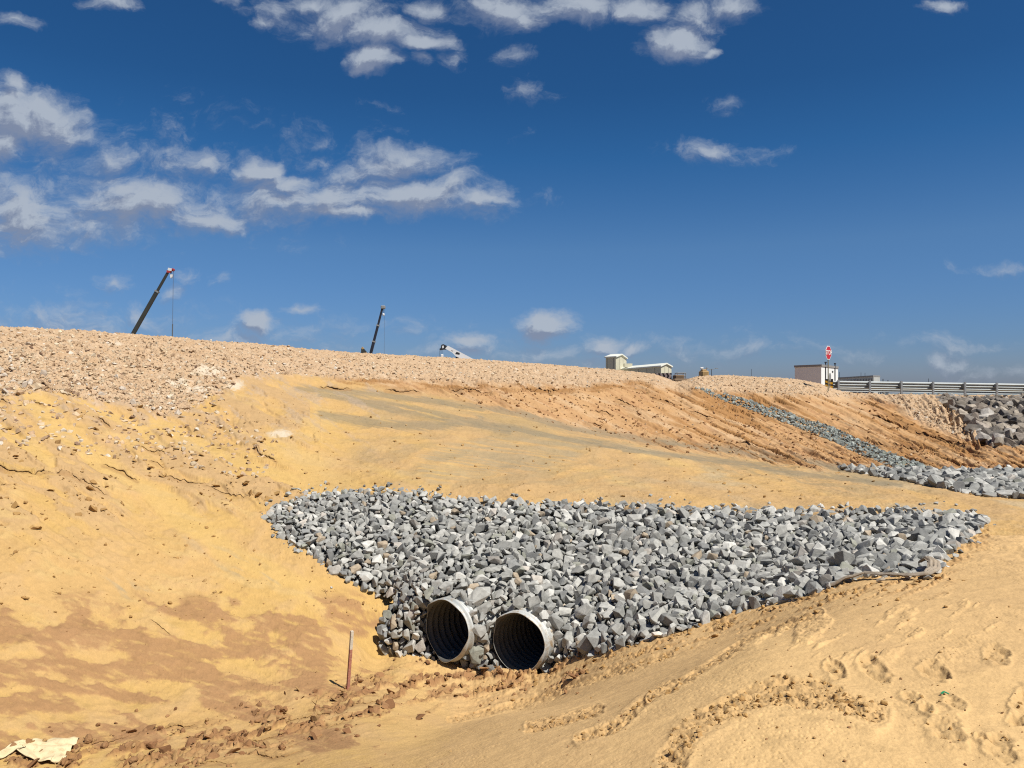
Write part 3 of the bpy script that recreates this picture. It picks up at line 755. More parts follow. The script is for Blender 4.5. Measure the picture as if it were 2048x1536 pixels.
# ---- the stone apron further off on the right
def poly_items(poly, n, rlo, rhi, dz, kk, cap, seed, colf, tilt=0.5, sd0=0.0, lib=LIB_STONE, maxr=70, pw=2.2):
    R_ = np.random.default_rng(seed); a = np.array(poly)
    x = R_.uniform(a[:, 0].min(), a[:, 0].max(), n); y = R_.uniform(a[:, 1].min(), a[:, 1].max(), n)
    m_ = in_poly(x, y, poly, sd0); x, y = x[m_], y[m_]; Y = ground_hit(x, y, maxr); ok_ = np.isfinite(Y); x, y, Y = x[ok_], y[ok_], Y[ok_]
    X_ = (x - 1024) / F * Y; Z_ = ground_z(X_, Y); e = 0.15
    nx = -(ground_z(X_ + e, Y, ZB) - ground_z(X_ - e, Y, ZB)) / (2 * e); ny = -(ground_z(X_, Y + e, ZB) - ground_z(X_, Y - e, ZB)) / (2 * e)
    gg = Grid3(rhi * 2.1); out = []; r2 = random.Random(seed)
    rad = np.sort(rlo + (rhi - rlo) * R_.random(len(x)) ** pw)[::-1]
    for i in range(len(x)):
        r = rad[i]; p = np.array((X_[i], Y[i], Z_[i] + dz * r))
        if gg.near(p, r, kk): continue
        gg.add(p, r); out.append((p, r * 1.12, rot_to((nx[i], ny[i], 1), r2.uniform(0, 6.28), tilt), colf(r2), r2.randrange(len(lib))))
        if len(out) >= cap: break
    return out
pad = poly_items(PAD, 15000, 0.06, 0.17, 0.35, 0.60, 2600, 21, lambda r: stone_col(r) * .92)
pad += poly_items(PAD, 6000, 0.05, 0.10, 0.1, 0.55, 1500, 26, lambda r: stone_col(r))
tag(link('stone_apron', scatter_mesh('stone_apron', pad, LIB_STONE), M_STONE), 'apron of loose grey stones at the foot of the far slope, right edge', 'gravel', kind='stuff')
chute = poly_items(CHUTE, 26000, 0.05, 0.12, 0.3, 0.55, 5200, 22, lambda r: stone_col(r) * np.array((.68, .75, .74)), lib=LIB_SMALL)
tag(link('stone_chute', scatter_mesh('stone_chute', chute, LIB_SMALL), M_STONE), 'long narrow drain of small blue grey stones running down the far slope', 'gravel', kind='stuff')
print('pad, chute', len(pad), len(chute))
# ---- boulders below the guardrail
BC = [(.27, .23, .18), (.20, .175, .145), (.34, .29, .235), (.15, .135, .115), (.42, .36, .28), (.25, .205, .16)]
def bcol(r):
    c = np.array(r.choice(BC)) * r.uniform(.85, 1.15)
    return np.array((.50, .46, .40)) if r.random() < 0.07 else c
bo = poly_items(RIP, 14000, 0.15, 0.38, 0.35, 0.60, 400, 23, bcol, tilt=0.6, lib=LIB_BOULD)
def inview(t, m=1.0): return abs(t[0][0] / t[0][1]) < 0.675 * m
bv = sorted([t for t in bo if inview(t)], key=lambda t: -t[1] / t[0][1]); 
print('boulders', len(bo), len(bv))
for t in bv[:290]:
    t = (t[0] - np.array((0, 0, max(0.0, t[0][2] + t[1] * .62 - (EYE - (795 - HZ) / F * t[0][1])))),) + t[1:]
    solo('boulder', t, LIB_BOULD, M_BOULD, 'dark rough boulder in the rock bank below the guardrail', 'boulder', 'boulders banked below the guardrail')
rest = bv[290:] + [t for t in bo if not inview(t)]
rest = [(t[0] - np.array((0, 0, max(0.0, t[0][2] + t[1] * .62 - (EYE - (795 - HZ) / F * t[0][1])))),) + t[1:] for t in rest]
rest += poly_items(RIP, 5000, 0.2, 0.3, -0.2, 0.5, 700, 24, lambda r: bcol(r) * .9, lib=LIB_BOULD)
tag(link('rubble', scatter_mesh('rubble', rest, LIB_BOULD), M_BOULD), 'smaller broken rock wedged between the boulders below the guardrail', 'rubble', kind='stuff')

# ---- loose gravel on the berms
GC = [(.60, .44, .30), (.54, .37, .24), (.62, .50, .36), (.66, .56, .44), (.50, .34, .23), (.42, .27, .17)]
def gc(r):
    t = r.random()
    if t < 0.03: return np.array((.26, .16, .10))
    if t < 0.08: return np.array((.70, .62, .50))
    return (np.array(r.choice(GC)) * .6 + np.array((.57, .415, .275)) * .4) * r.uniform(.85, 1.12) * np.array((1.04, 1.04, .96))
BERM = [(-120, 625)] + [(x, y) for x, y in SIL[1:] if x < 1350] + [(1345,772),(1260,762),(1180,774),(1100,770),(900,764),(700,760),(560,752),(478,758),(450,790),(400,810),(330,838),(260,815),(170,800),(100,788),(0,795),(-120,800)]
BERM2 = [(1380,760),(1392,754),(1450,752),(1550,757),(1600,761),(1640,769),(1690,787),(1860,791),(1900,815),(1960,870),(1940,882),(1880,858),(1820,830),(1800,805),(1740,797),(1700,796),(1600,790),(1500,786),(1430,782),(1385,776)]
gr = poly_items(BERM, 60000, 0.014, 0.088, 0.15, 0.42, 26000, 31, gc, lib=LIB_SMALL, maxr=64, pw=6)
gr2 = poly_items(BERM2, 14000, 0.025, 0.09, 0.1, 0.42, 7000, 32, gc, lib=LIB_SMALL, maxr=64, pw=4)
LSP = [(-120,800),(120,800),(330,850),(440,800),(560,890),(520,960),(300,930),(100,900),(-120,900)]
gr3 = poly_items(LSP, 4200, 0.012, 0.09, 0.0, 0.6, 380, 33, gc, lib=LIB_SMALL, pw=3.5)
gr4 = poly_items([(1230,760),(1345,765),(1420,790),(1700,870),(1900,900),(1860,940),(1640,930),(1400,900),(1180,850),(900,775)], 3000, 0.02, 0.08, 0.2, 0.8, 500, 34, lambda r: gc(r) * np.array((.8, .65, .5)), lib=LIB_SMALL)
gr.sort(key=lambda t: -t[1] / t[0][1])
big_ = [t for t in gr if t[1] > 0.075][:60]
ids = set(id(t) for t in big_)
for t in big_:
    t = (t[0] + np.array((0, 0, .01)), t[1] * 1.5, t[2], np.array((.62, .53, .42)) if rr.random() < .6 else t[3], t[4])
    solo('rock', t, LIB_SMALL, M_STONE, 'one of the largest pale rocks lying in the gravel of the long embankment', 'rock', 'largest rocks on the gravel embankment')
tag(link('berm_gravel', scatter_mesh('berm_gravel', [t for t in gr if id(t) not in ids] + gr2 + gr3 + gr4, LIB_SMALL), M_STONE),
    'pale pinkish gravel and rubble covering the embankment tops', 'gravel', kind='stuff')
print('gravel', len(gr), len(gr2), len(gr3))

# ---- clods of dried mud and crumbs of sand
def clod_items(n, field, rlo, rhi, seed, colf, pw=3.0, box=(0, 2048, 1150, 1536)):
    R_ = np.random.default_rng(seed); r2 = random.Random(seed)
    x = R_.uniform(box[0], box[1], n * 6); y = R_.uniform(box[2], box[3], n * 6)
    Y = ground_hit(x, y); ok_ = np.isfinite(Y); x, y, Y = x[ok_], y[ok_], Y[ok_]
    X_ = (x - 1024) / F * Y; f = ground_z(X_, Y, field); k_ = R_.random(len(x)) < f; X_, Y = X_[k_][:n], Y[k_][:n]
    Z_ = ground_z(X_, Y); out = []
    for i in range(len(X_)):
        r = rlo + (rhi - rlo) * r2.random() ** pw
        out.append((np.array((X_[i], Y[i], Z_[i] + r * .2)), r, rot_to((0, 0, 1), r2.uniform(0, 6.28), .5), colf(r2), r2.randrange(len(LIB_CLOD))))
    return out
def mudc(r): return np.array(r.choice([(.34, .18, .08), (.27, .135, .06), (.38, .21, .095), (.46, .28, .12)])) * r.uniform(.85, 1.1)
def sandc(r): return np.array(r.choice([(.50, .30, .11), (.46, .27, .10), (.54, .34, .14)])) * r.uniform(.85, 1.08)
clods = clod_items(2200, np.clip(mudb * 1.2, 0, 1), 0.008, 0.075, 41, mudc, 4.0)
clods += clod_items(3500, np.clip(mudedge, 0, 1), 0.005, 0.045, 42, sandc, 3)
clods += clod_items(2600, np.clip(track * .9, 0, 1), 0.003, 0.026, 43, sandc, 3)
clods += clod_items(600, np.clip(crumb_r + .01, 0, 1), 0.003, 0.016, 44, sandc, 3)
clods += clod_items(500, np.clip(foot, 0, 1), 0.003, 0.018, 45, sandc, 2.5)
clods += clod_items(700, np.full_like(PX, 0.5), 0.003, 0.014, 46, mudc, 4)
clods += clod_items(350, np.clip(bankc * (rg < 13), 0, 1), 0.01, 0.05, 47, sandc, 2)
clods += clod_items(500, np.full_like(PX, 0.5), 0.01, 0.05, 48, sandc, 4, box=(0, 700, 900, 1250))
clods += clod_items(900, np.full_like(PX, 0.5), 0.012, 0.06, 49, sandc, 4, box=(500, 2048, 780, 1000))
clods += clod_items(2500, np.clip(lower_berm * sst(-.1, .3, mid), 0, 1), 0.015, 0.10, 50, lambda r: mudc(r) * 1.05, 4, box=(900, 2048, 770, 950))
pl_ = clod_items(900, np.clip(mudb * 1.2, 0, 1), 0.02, 0.10, 61, lambda r: mudc(r) * .95, 3.0) + clod_items(500, np.clip(mudedge, 0, 1), 0.01, 0.05, 62, sandc, 2.5) + clod_items(260, np.clip(leftup, 0, 1) * .5, 0.02, 0.11, 63, lambda r: sandc(r) * .95, 3, box=(0, 640, 820, 1060))
pl_ = [t[:4] + (t[4] % len(LIB_PLATE),) for t in pl_]
tag(link('mud_crust', scatter_mesh('mud_crust', pl_, LIB_PLATE), M_GROUND), 'curled flakes of dried mud crust lying in the ditch bottom', 'dirt', kind='stuff')
tag(link('dirt_clods', scatter_mesh('dirt_clods', clods, LIB_CLOD), M_GROUND), 'clods of dried mud and sandy crumbs strewn along the ditch and tracks', 'dirt', kind='stuff')
print('clods', len(clods), time.time() - _t0)
# bed sheet under the stones, coloured near-black as shade in their gaps
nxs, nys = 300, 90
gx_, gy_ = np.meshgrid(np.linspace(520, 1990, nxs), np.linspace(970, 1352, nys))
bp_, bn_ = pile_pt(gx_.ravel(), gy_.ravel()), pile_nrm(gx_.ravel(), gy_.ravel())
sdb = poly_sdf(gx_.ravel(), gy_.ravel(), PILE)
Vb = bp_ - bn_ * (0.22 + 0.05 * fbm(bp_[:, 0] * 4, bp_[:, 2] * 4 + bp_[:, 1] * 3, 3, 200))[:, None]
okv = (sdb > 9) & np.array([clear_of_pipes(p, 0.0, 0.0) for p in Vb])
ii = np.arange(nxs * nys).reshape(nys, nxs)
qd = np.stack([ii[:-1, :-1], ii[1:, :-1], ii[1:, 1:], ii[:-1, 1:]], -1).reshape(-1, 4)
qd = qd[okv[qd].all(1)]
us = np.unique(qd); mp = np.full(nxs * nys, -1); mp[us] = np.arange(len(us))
tag(link('gap_shade_bed', mesh_np('gap_shade_bed', Vb[us], mp[qd], np.full((len(us), 3), .085), quads=True), M_STONE), 'bed sheet under the big pile, coloured near-black as the shade between its stones', 'gravel', kind='stuff')

# ---- crusts of clay that overhang little scarps
LV, LT, LC, nl = [], [], [], 0
rl_ = random.Random(77)
for pts, st_ in LEDGE:
    if st_ <= 0: continue
    xs = np.array([p[0] for p in pts], float); ys = np.array([p[1] for p in pts], float)
    L_ = np.concatenate([[0], np.cumsum(np.hypot(np.diff(xs), np.diff(ys)))]); m_ = max(8, int(L_[-1] / 3)); t_ = np.linspace(0, L_[-1], m_)
    sx, sy = np.interp(t_, L_, xs), np.interp(t_, L_, ys)
    sd1 = rl_.random() * 90
    sy = sy + 3.5 * perlin(t_ / 22 + sd1, t_ * 0 + sd1, 3) + 2.0 * perlin(t_ / 7 + sd1, t_ * 0 + sd1, 4)
    Y_ = ground_hit(sx, sy); ok_ = np.isfinite(Y_)
    if ok_.sum() < 5: continue
    sx, sy, Y_ = sx[ok_], sy[ok_], Y_[ok_]; X_ = (sx - 1024) / F * Y_; m_ = len(X_)
    f = np.linspace(0, 1, m_); w = st_ * np.sqrt(np.clip(f * (1 - f) * 4, 0, 1)) * (1 + .6 * perlin(f * m_ / 4, f * 0 + sd1, 5)) * Y_ / F
    r_ = np.hypot(X_, Y_); ux, uy = X_ / r_, Y_ / r_
    def P_(d, dz): return np.stack([X_ + ux * d, Y_ + uy * d, dz], -1)
    def gz_(d): return ground_z(X_ + ux * d, Y_ + uy * d)
    zf = gz_(0 * w) + 2.6 * w
    rows = [P_(22 * w + .02, gz_(22 * w + .02) - .012), P_(10 * w, np.maximum(gz_(10 * w) + .9 * w, zf * .5 + gz_(10 * w) * .5)), P_(-3.0 * w, zf), P_(-3.4 * w, zf - 1.5 * w), P_(1.5 * w, zf - 2.2 * w), P_(4 * w, zf - 7 * w)]
    V_ = np.concatenate(rows); LV.append(V_)
    for a_i in range(5):
        for b_i in range(m_ - 1):
            i0, i1 = a_i * m_ + b_i, (a_i + 1) * m_ + b_i
            LT.append((nl + i0, nl + i1, nl + i1 + 1, nl + i0 + 1))
    gx2 = np.clip(np.searchsorted(TH, np.arctan2(X_, Y_)), 0, NT - 1); gy2 = np.clip(np.searchsorted(LRR, np.log(r_)) + 4, 0, NR - 1)
    c_ = K[gy2, gx2]; LC.append(np.concatenate([c_, c_, c_ * .97, c_ * .9, c_ * .85, c_ * .85])); nl += len(V_)  # underside rows darkened in colour, as shade beneath the crust
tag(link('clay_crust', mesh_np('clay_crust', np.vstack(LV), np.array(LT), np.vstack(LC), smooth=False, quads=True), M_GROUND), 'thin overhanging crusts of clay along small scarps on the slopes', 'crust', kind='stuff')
# ================================================================== CULVERT PIPES
M_GALV = paint('galvanised_steel', (.56, .58, .55), 0.6, 0.2, 0.2, 5, 0.25, 40, dirt=(.50, .36, .20), dirt_amt=.7)
M_RUSTG = paint('galvanised_steel_rusty', (.60, .61, .57), 0.6, 0.2, 0.2, 4, 0.25, 40, dirt=(.46, .28, .10), dirt_amt=.9)
M_INNER = paint('dull_inner_zinc_shade', (.11, .11, .10), 0.85, 0.1, 0.2, 5, .25, 40, dirt=(.12, .09, .06), dirt_amt=.7)  # dull dirty zinc, darkened further in colour as shade inside the pipe
def culvert(c, ax, rad, mat, label, wob):
    z = ax; x = z.cross(Vector((0, 0, 1))).normalized(); y = x.cross(z)
    n, m = 96, 300; L = 3.0; pitch = 0.115; rings = []
    for i in range(m + 1):
        t0 = i / m * L
        ring = []
        for j in range(n):
            a = 2 * math.pi * j / n
            # helical corrugation, mouth cut square across it
            t = t0 + (wob * math.sin(a * 2 + 1) + 0.012 * math.sin(a * 5)) * max(0, 1 - t0 / 0.3)
            ph = 2 * math.pi * (t / pitch) + a
            r = rad + 0.021 * math.sin(ph) + 0.012 * math.sin(2 * a + .7)
            ring.append(c + z * t + x * (r * math.cos(a)) + y * (r * math.sin(a)))
        rings.append(ring)
    V = [p[:] for r_ in rings for p in r_]; n1 = len(V)
    # inner skin 5 mm inside
    for i, r_ in enumerate(rings):
        cc = c + z * ((r_[0] - c).dot(z))
        for p in r_:
            q_ = c + z * ((p - c).dot(z)); V.append((q_ + (p - q_) * (1 - 0.007 / rad))[:])
    Q = []
    for i in range(m):
        for j in range(n):
            k = (j + 1) % n
            Q.append((i * n + j, (i + 1) * n + j, (i + 1) * n + k, i * n + k))
            Q.append((n1 + i * n + j, n1 + i * n + k, n1 + (i + 1) * n + k, n1 + (i + 1) * n + j))
    for j in range(n):
        k = (j + 1) % n; Q.append((j, k, n1 + k, n1 + j)); Q.append((m * n + j, n1 + m * n + j, n1 + m * n + k, m * n + k))
    base = c - Vector((0, 0, rad))
    me = mesh_np('culvert_pipe', np.array(V) - np.array(base), np.array(Q), smooth=True, quads=True)
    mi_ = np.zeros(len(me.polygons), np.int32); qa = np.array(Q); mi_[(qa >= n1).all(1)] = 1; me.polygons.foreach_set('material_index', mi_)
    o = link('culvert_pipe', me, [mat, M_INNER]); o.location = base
    return tag(o, label, 'culvert pipe', 'twin culvert pipes')
culvert(*PIPES[0], M_GALV, 'corrugated metal culvert pipe beside the earth bank, its mouth higher than the other', 0.032)
culvert(*PIPES[1], M_RUSTG, 'corrugated metal culvert pipe with rust stain on its rim, lower of the two mouths', 0.026)

# ================================================================== SURVEY STAKE
M_STAKE = paint('weathered_white_paint', (.66, .60, .48), 0.8, 0, 0.12, 12, .3, 50, dirt=(.45, .30, .2), dirt_amt=.6)
M_STAKER = paint('faded_red_paint', (.42, .16, .11), 0.8, 0, 0.2, 18, .3, 50, dirt=(.55, .38, .24), dirt_amt=.8)
sb = on_ground(696, 1378); top = P(704, 1262, sb.y - 0.02)
st_ = MB(); d_ = (top - sb); mid_ = sb + d_ * 0.68
rotS = Matrix.Rotation(math.radians(35), 4, 'Z')
def post_seg(mb, a, b, w, h, mi):
    ax_ = (b - a).normalized(); s1 = (rotS @ Vector((1, 0, 0))); s1 = (s1 - ax_ * s1.dot(ax_)).normalized(); s2 = ax_.cross(s1)
    vs = [mb.bm.verts.new(p + s1 * w / 2 * i + s2 * h / 2 * j) for p in (a, b) for i, j in ((-1, -1), (1, -1), (1, 1), (-1, 1))]
    for f in ((3, 2, 1, 0), (4, 5, 6, 7), (0, 1, 5, 4), (1, 2, 6, 5), (2, 3, 7, 6), (3, 0, 4, 7)): mb.bm.faces.new([vs[i] for i in f]).material_index = mi
o = empty('survey_stake', sb); tag(o, 'leaning wooden survey stake, whitish above and faded red below, beside the culverts', 'stake')
post_seg(st_, -d_.normalized() * 0.12, mid_ - sb, .036, .036, 0); st_.build('lower_section', M_STAKER, o)
st_ = MB(); post_seg(st_, mid_ - sb, d_, .036, .036, 0); st_.build('upper_section', M_STAKE, o)

# ================================================================== CLOTHS
def cloth_mesh(name, path, wid, mat, label, cat, folds=3, amp=0.03, seed=3, thick=0.012, crease=9.0):
    """a rumpled folded strip laid along a path of points"""
    pts = [Vector(p) for p in path]; L = [0]
    for a, b in zip(pts[:-1], pts[1:]): L.append(L[-1] + (b - a).length)
    n, m = 140, 26; V = []
    for i in range(n + 1):
        s = L[-1] * i / n; k = max(j for j in range(len(L)) if L[j] <= s + 1e-9); k = min(k, len(pts) - 2)
        f = (s - L[k]) / (L[k + 1] - L[k]); p = pts[k].lerp(pts[k + 1], f)
        a_, b_ = pts[max(k - 0, 0)], pts[k + 1]; tdir = (b_ - a_).normalized()
        side = tdir.cross(Vector((0, 0, 1))).normalized()
        w_ = np.interp(i / n, np.linspace(0, 1, len(wid)), wid)
        for j in range(m + 1):
            u = j / m * 2 - 1
            ph = folds * math.pi * u + 2.2 * float(perlin(np.array([s * 2.5]), np.array([seed + .5]), seed)[0])
            h = amp * (math.sin(ph) * (0.6 + 0.8 * float(perlin(np.array([s * crease * .4]), np.array([u * 1.3]), seed + 1)[0]))) + amp * 0.9 * float(perlin(np.array([s * crease]), np.array([u * 2.5]), seed + 2)[0])
            V.append(p + side * (u * w_ / 2) + Vector((0, 0, h + amp * 1.0 * (1 - u * u))))
    Q = [(i * (m + 1) + j, (i + 1) * (m + 1) + j, (i + 1) * (m + 1) + j + 1, i * (m + 1) + j + 1) for i in range(n) for j in range(m)]
    base = pts[0].copy(); me = mesh_np(name, np.array([(v - base)[:] for v in V]), np.array(Q), smooth=True, quads=True)
    o = link(name, me, mat); o.location = base
    md = o.modifiers.new('thickness', 'SOLIDIFY'); md.thickness = thick
    return tag(o, label, cat)
M_GEO = paint('brown_geotextile', (.36, .30, .225), 0.95, 0, 0.18, 8, .6, 220, dirt=(.45, .32, .17), dirt_amt=.5)
def gp(px, py, dz): v = on_ground(px, py); v.z += dz; return v
gpath = [pileP for pileP in (gp(1655,1180,.02), gp(1690,1169,.05), gp(1730,1160,.06), gp(1775,1159,.05), gp(1820,1161,.045), gp(1852,1160,.05), gp(1868,1153,.08))]
gpath += [gpath[-1] + Vector((.03, .07, .06)), gpath[-1] + Vector((.02, .16, .07)), gpath[-1] + Vector((-.02, .24, .0))]
cloth_mesh('geotextile_strip', gpath, [.02, .06, .07, .06, .06, .06, .07, .12, .12, .06], M_GEO, 'rumpled grey brown strip of geotextile fabric at the edge of the stone pile', 'fabric', 3, .011, 3, .006)
M_SACK = paint('dirty_white_plastic', (.70, .57, .33), 0.7, 0, 0.1, 5, .3, 30, dirt=(.60, .40, .20), dirt_amt=.9)
sp0 = [gp(-60,1532,.0), gp(0,1514,.01), gp(40,1500,.01), gp(85,1500,.015), gp(118,1500,.02), gp(146,1500,.01)]
cloth_mesh('plastic_sheet', sp0, [.10, .12, .12, .45, .62, .60], M_SACK, 'crumpled cream plastic sheet half buried in the sand', 'plastic sheet', 2.6, .028, 8, .003, 9.0)

# small green scrap of litter near the footprints
M_GREEN = paint('green_plastic', (.02, .30, .13), 0.4, 0, .2, 40)
gb = on_ground(1890, 1396, 0.004); mb = MB()
for a0, b0 in (((-.022, 0, .004), (.0, .010, .012)), ((.0, .010, .012), (.020, -.004, .004)), ((.006, .006, .008), (.014, .02, .004))): mb.beam(a0, b0, .010, .004)
o = mb.build('plastic_scrap', M_GREEN); o.location = gb; tag(o, 'tiny bright green plastic scrap lying by the footprints', 'litter')

# ================================================================== GUARDRAILS
M_RAIL = paint('galvanised_rail', (.40, .43, .42), 0.6, 0.25, 0.08, 2)
M_POST = paint('galvanised_post', (.36, .38, .38), 0.5, 0.5, 0.12, 4)
M_BLK = paint('black_plastic', (.015, .015, .016), 0.5)
M_YEL = paint('yellow_reflector', (.75, .42, .02), 0.5)
def thrie(mb, a, b, h0, nrm):
    """three-wave rail between a and b (points on the ground line)"""
    prof = []
    H_ = 0.506
    for i in range(37):
        t = i / 36; prof.append((t * H_, 0.052 * (math.cos(t * 6 * math.pi))))
    n = 2; rows = []
    for p in (a, b): rows.append([mb.bm.verts.new(p + Vector((0, 0, h0 + z)) + nrm * d) for z, d in prof])
    rows2 = []
    for p in (a, b): rows2.append([mb.bm.verts.new(p + Vector((0, 0, h0 + z)) + nrm * (d + .005)) for z, d in prof])
    for k in range(36):
        mb.bm.faces.new((rows[0][k], rows[1][k], rows[1][k + 1], rows[0][k + 1])); mb.bm.faces.new((rows2[0][k + 1], rows2[1][k + 1], rows2[1][k], rows2[0][k]))
    for R_, S_ in ((rows, rows2),):
        mb.bm.faces.new((R_[0][0], S_[0][0], S_[1][0], R_[1][0])); mb.bm.faces.new((R_[0][-1], R_[1][-1], S_[1][-1], S_[0][-1]))
def guardrail(A, step, n, ztop0, dz, label, post_h, side, marker=True):
    """A first post top; step between posts; n posts"""
    root = empty('guardrail', A - Vector((0, 0, .9))); inv = -root.location
    d = Vector((step.x, step.y, 0)).normalized(); nrm = Vector((-d.y, d.x, 0)) * side   # towards the road, away from the camera
    mb = MB(); B = A + step * (n - 1)
    off = nrm * 0.30
    thrie(mb, A + off + inv - d * .3, B + off + inv + d * .5, -0.53, nrm)
    mb.build('rail', M_RAIL, root, smooth=True)
    for i in range(n):
        p = A + step * i + inv
        mb = MB()
        rz = Matrix.Rotation(math.atan2(d.y, d.x), 3, 'Z')
        # C-section post: web and two flanges
        mb.box(p + Vector((0, 0, .02 - post_h / 2)), (.10, .010, post_h), rz.to_quaternion().to_matrix())
        mb.box(p + rz @ Vector((-.052, .05, .02 - post_h / 2)), (.008, .11, post_h), rz); mb.box(p + rz @ Vector((.052, .05, .02 - post_h / 2)), (.008, .11, post_h), rz)
        q = mb.build('post', M_POST, root)
        mb = MB(); mb.box(p + rz @ Vector((0, .185 * side, -.27)), (.10, .15, .40), rz); mb.build('spacer', M_POST, root)
    tag(root, label, 'guardrail', 'guardrails along the road')
    return root, nrm, d
# near rail: posts seen at these columns
us = [1677.5, 1735.5, 1797.5, 1862.5, 1929.5, 2000]
A_ = np.array([[1, 0, -(u - 1024) / F * 1, 0] for u in us])
# X0 + i*dx = u_i*(Y0 + i*dy): fix |step| = 2 m
def fitrail():
    best = None
    for Y0 in np.linspace(38, 50, 61):
        for ang in np.linspace(-40, 40, 161):
            dx, dy = 2 * math.cos(math.radians(ang)), 2 * math.sin(math.radians(ang)); X0 = (us[0] - 1024) / F * Y0
            e = sum(((X0 + i * dx) / (Y0 + i * dy) * F + 1024 - us[i]) ** 2 for i in range(6))
            if best is None or e < best[0]: best = (e, Y0, dx, dy)
    return best
e_, Y0_, dx_, dy_ = fitrail(); print('rail fit', e_, Y0_, dx_, dy_)
Atop = P(1677.5, 760.5, Y0_); Bt = P(2000, 765.8, Y0_ + 5 * dy_); step_ = Vector((dx_, dy_, (Bt.z - Atop.z) / 5))
root, nrm_, d_r = guardrail(Atop, step_, 11, 0, 0, 'galvanised guardrail nearer the stones, three-wave rail on tall steel posts', 1.45, 1)
# far rail of the same road
A2 = Atop + nrm_ * 8.5 + step_ * 1.25 + Vector((0, 0, -.12)); guardrail(A2, step_, 12, 0, 0, 'galvanised guardrail on the far side of the road, only its post feet show', 1.15, -1)
# end marker
mb = MB(); e0 = Atop - d_r * .55 + nrm_ * .2
ms = empty('hazard_marker', e0 - Vector((0, 0, .75))); tag(ms, 'black and yellow hazard board at the end of the guardrail', 'hazard marker')
rzm = Matrix.Rotation(math.atan2(d_r.y, d_r.x) - .35, 3, 'Z')
mb.box((0, 0, .48), (.50, .03, .72), rzm); mb.build('board', M_BLK, ms)
for zz in (.62, .38):
    mb = MB(); mb.prism([(-.22, zz), (.02, zz - .12), (.22, zz - .02 - .12), (.22, zz - .0), (.02, zz + .02), (-.22, zz + .12)], .008, rzm.to_4x4() @ Matrix.Translation((0, -.021, 0))); mb.build('stripe', M_YEL, ms)
mb = MB(); mb.box((0, .03, .1), (.06, .04, 1.3), rzm); mb.build('leg', M_POST, ms)

# ================================================================== STOP SIGN
M_RED = paint('sign_red', (.55, .015, .03), 0.45, 0, .05); M_WHITE = paint('white_sign_sheeting', (.82, .82, .80), 0.45, 0, .03)
M_POLE = paint('grey_green_pole', (.22, .21, .14), 0.6, .2); M_BACK = paint('bare_aluminium', (.35, .35, .33), .5, .4)
Ys = 42.0; sc_ = P(1657, 705.5, Ys); gz = float(ground_z(np.array([sc_.x]), np.array([Ys]))[0])
sg = empty('stop_sign', (sc_.x, Ys, gz)); tag(sg, 'red octagonal stop sign turned almost edge-on, on a thin pole in front of the hut', 'road sign')
view = math.atan2(sc_.x, Ys)      # bearing from the camera
rs = Matrix.Rotation(-view + math.radians(68), 4, 'Z')      # the face turned away to the left
hz_ = sc_.z - gz
def octo(r): return [(r * math.cos(math.pi / 8 + k * math.pi / 4), hz_ + r * math.sin(math.pi / 8 + k * math.pi / 4)) for k in range(8)]
mb = MB(); mb.prism(octo(.405), .012, rs @ Matrix.Translation((0, .002, 0))); mb.build('border', M_WHITE, sg)
mb = MB(); mb.prism(octo(.365), .006, rs @ Matrix.Translation((0, -.009, 0))); mb.build('face', M_RED, sg)
mb = MB(); mb.cyl((0, .045, -.4), (0, .045, hz_ + .3), .03); mb.build('pole', M_POLE, sg)
tx = bpy.data.curves.new('lettering', 'FONT'); tx.body = 'STOP'; tx.size = .34; tx.align_x = 'CENTER'; tx.align_y = 'CENTER'; tx.extrude = .004; tx.offset = 0.006
to = bpy.data.objects.new('tmp', tx); C.objects.link(to); bpy.context.view_layer.update()
tme = bpy.data.meshes.new_from_object(to); bpy.data.objects.remove(to)
lo = link('lettering', tme, M_WHITE, sg); lo.matrix_local = rs @ Matrix.Translation((0, -.017, hz_)) @ Matrix.Rotation(math.pi / 2, 4, 'X')
# small round sign seen from its edge
rp = P(1660, 754, 44.5); gz2 = float(ground_z(np.array([rp.x]), np.array([44.5]))[0])
sg2 = empty('round_sign', (rp.x, 44.5, gz2)); tag(sg2, 'small grey round sign seen nearly edge-on against the white hut wall', 'road sign')
r2_ = Matrix.Rotation(-math.atan2(rp.x, 44.5) + math.radians(76), 4, 'Z'); h2 = rp.z - gz2
mb = MB(); mb.prism([(.24 * math.cos(k * math.pi / 12), h2 + .24 * math.sin(k * math.pi / 12)) for k in range(24)], .012, r2_); mb.build('disc', M_BACK, sg2)
mb = MB(); mb.cyl((0, .03, -.3), (0, .03, h2 + .1), .022); mb.build('pole', M_BACK, sg2)

# ================================================================== SITE HUT
M_HUT = paint('cream_hut_panel', (.92, .94, .90), .6, 0, .03, 1.5, dirt=(.42, .36, .28), dirt_amt=.12); M_HUTG = paint('grey_fascia', (.30, .29, .27), .6)
M_GLASS = paint('dark_window_glass', (.05, .055, .06), .12); M_DARK = paint('dark_steel', (.05, .05, .055), .5, .3)
def corner_box(p0, p1, p2, Y0, Y1, Y2): pass
Yh = 62.0
c0 = P(1642.5, 790, Yh)                    # the near vertical edge
dl = P(1589.5, 790, Yh + 2.4) - c0; dr = P(1676, 790, Yh + 5.0) - c0
dl.z = dr.z = 0; wl, wr = dl.length, dr.length; ul, ur = dl.normalized(), dr.normalized()
zt = P(1642.5, 729.5, Yh).z; zb = -0.45; hh = zt - zb
hut = empty('site_hut', (c0.x, c0.y, zb)); tag(hut, 'cream site office hut with a flat roof behind the stop sign', 'hut')
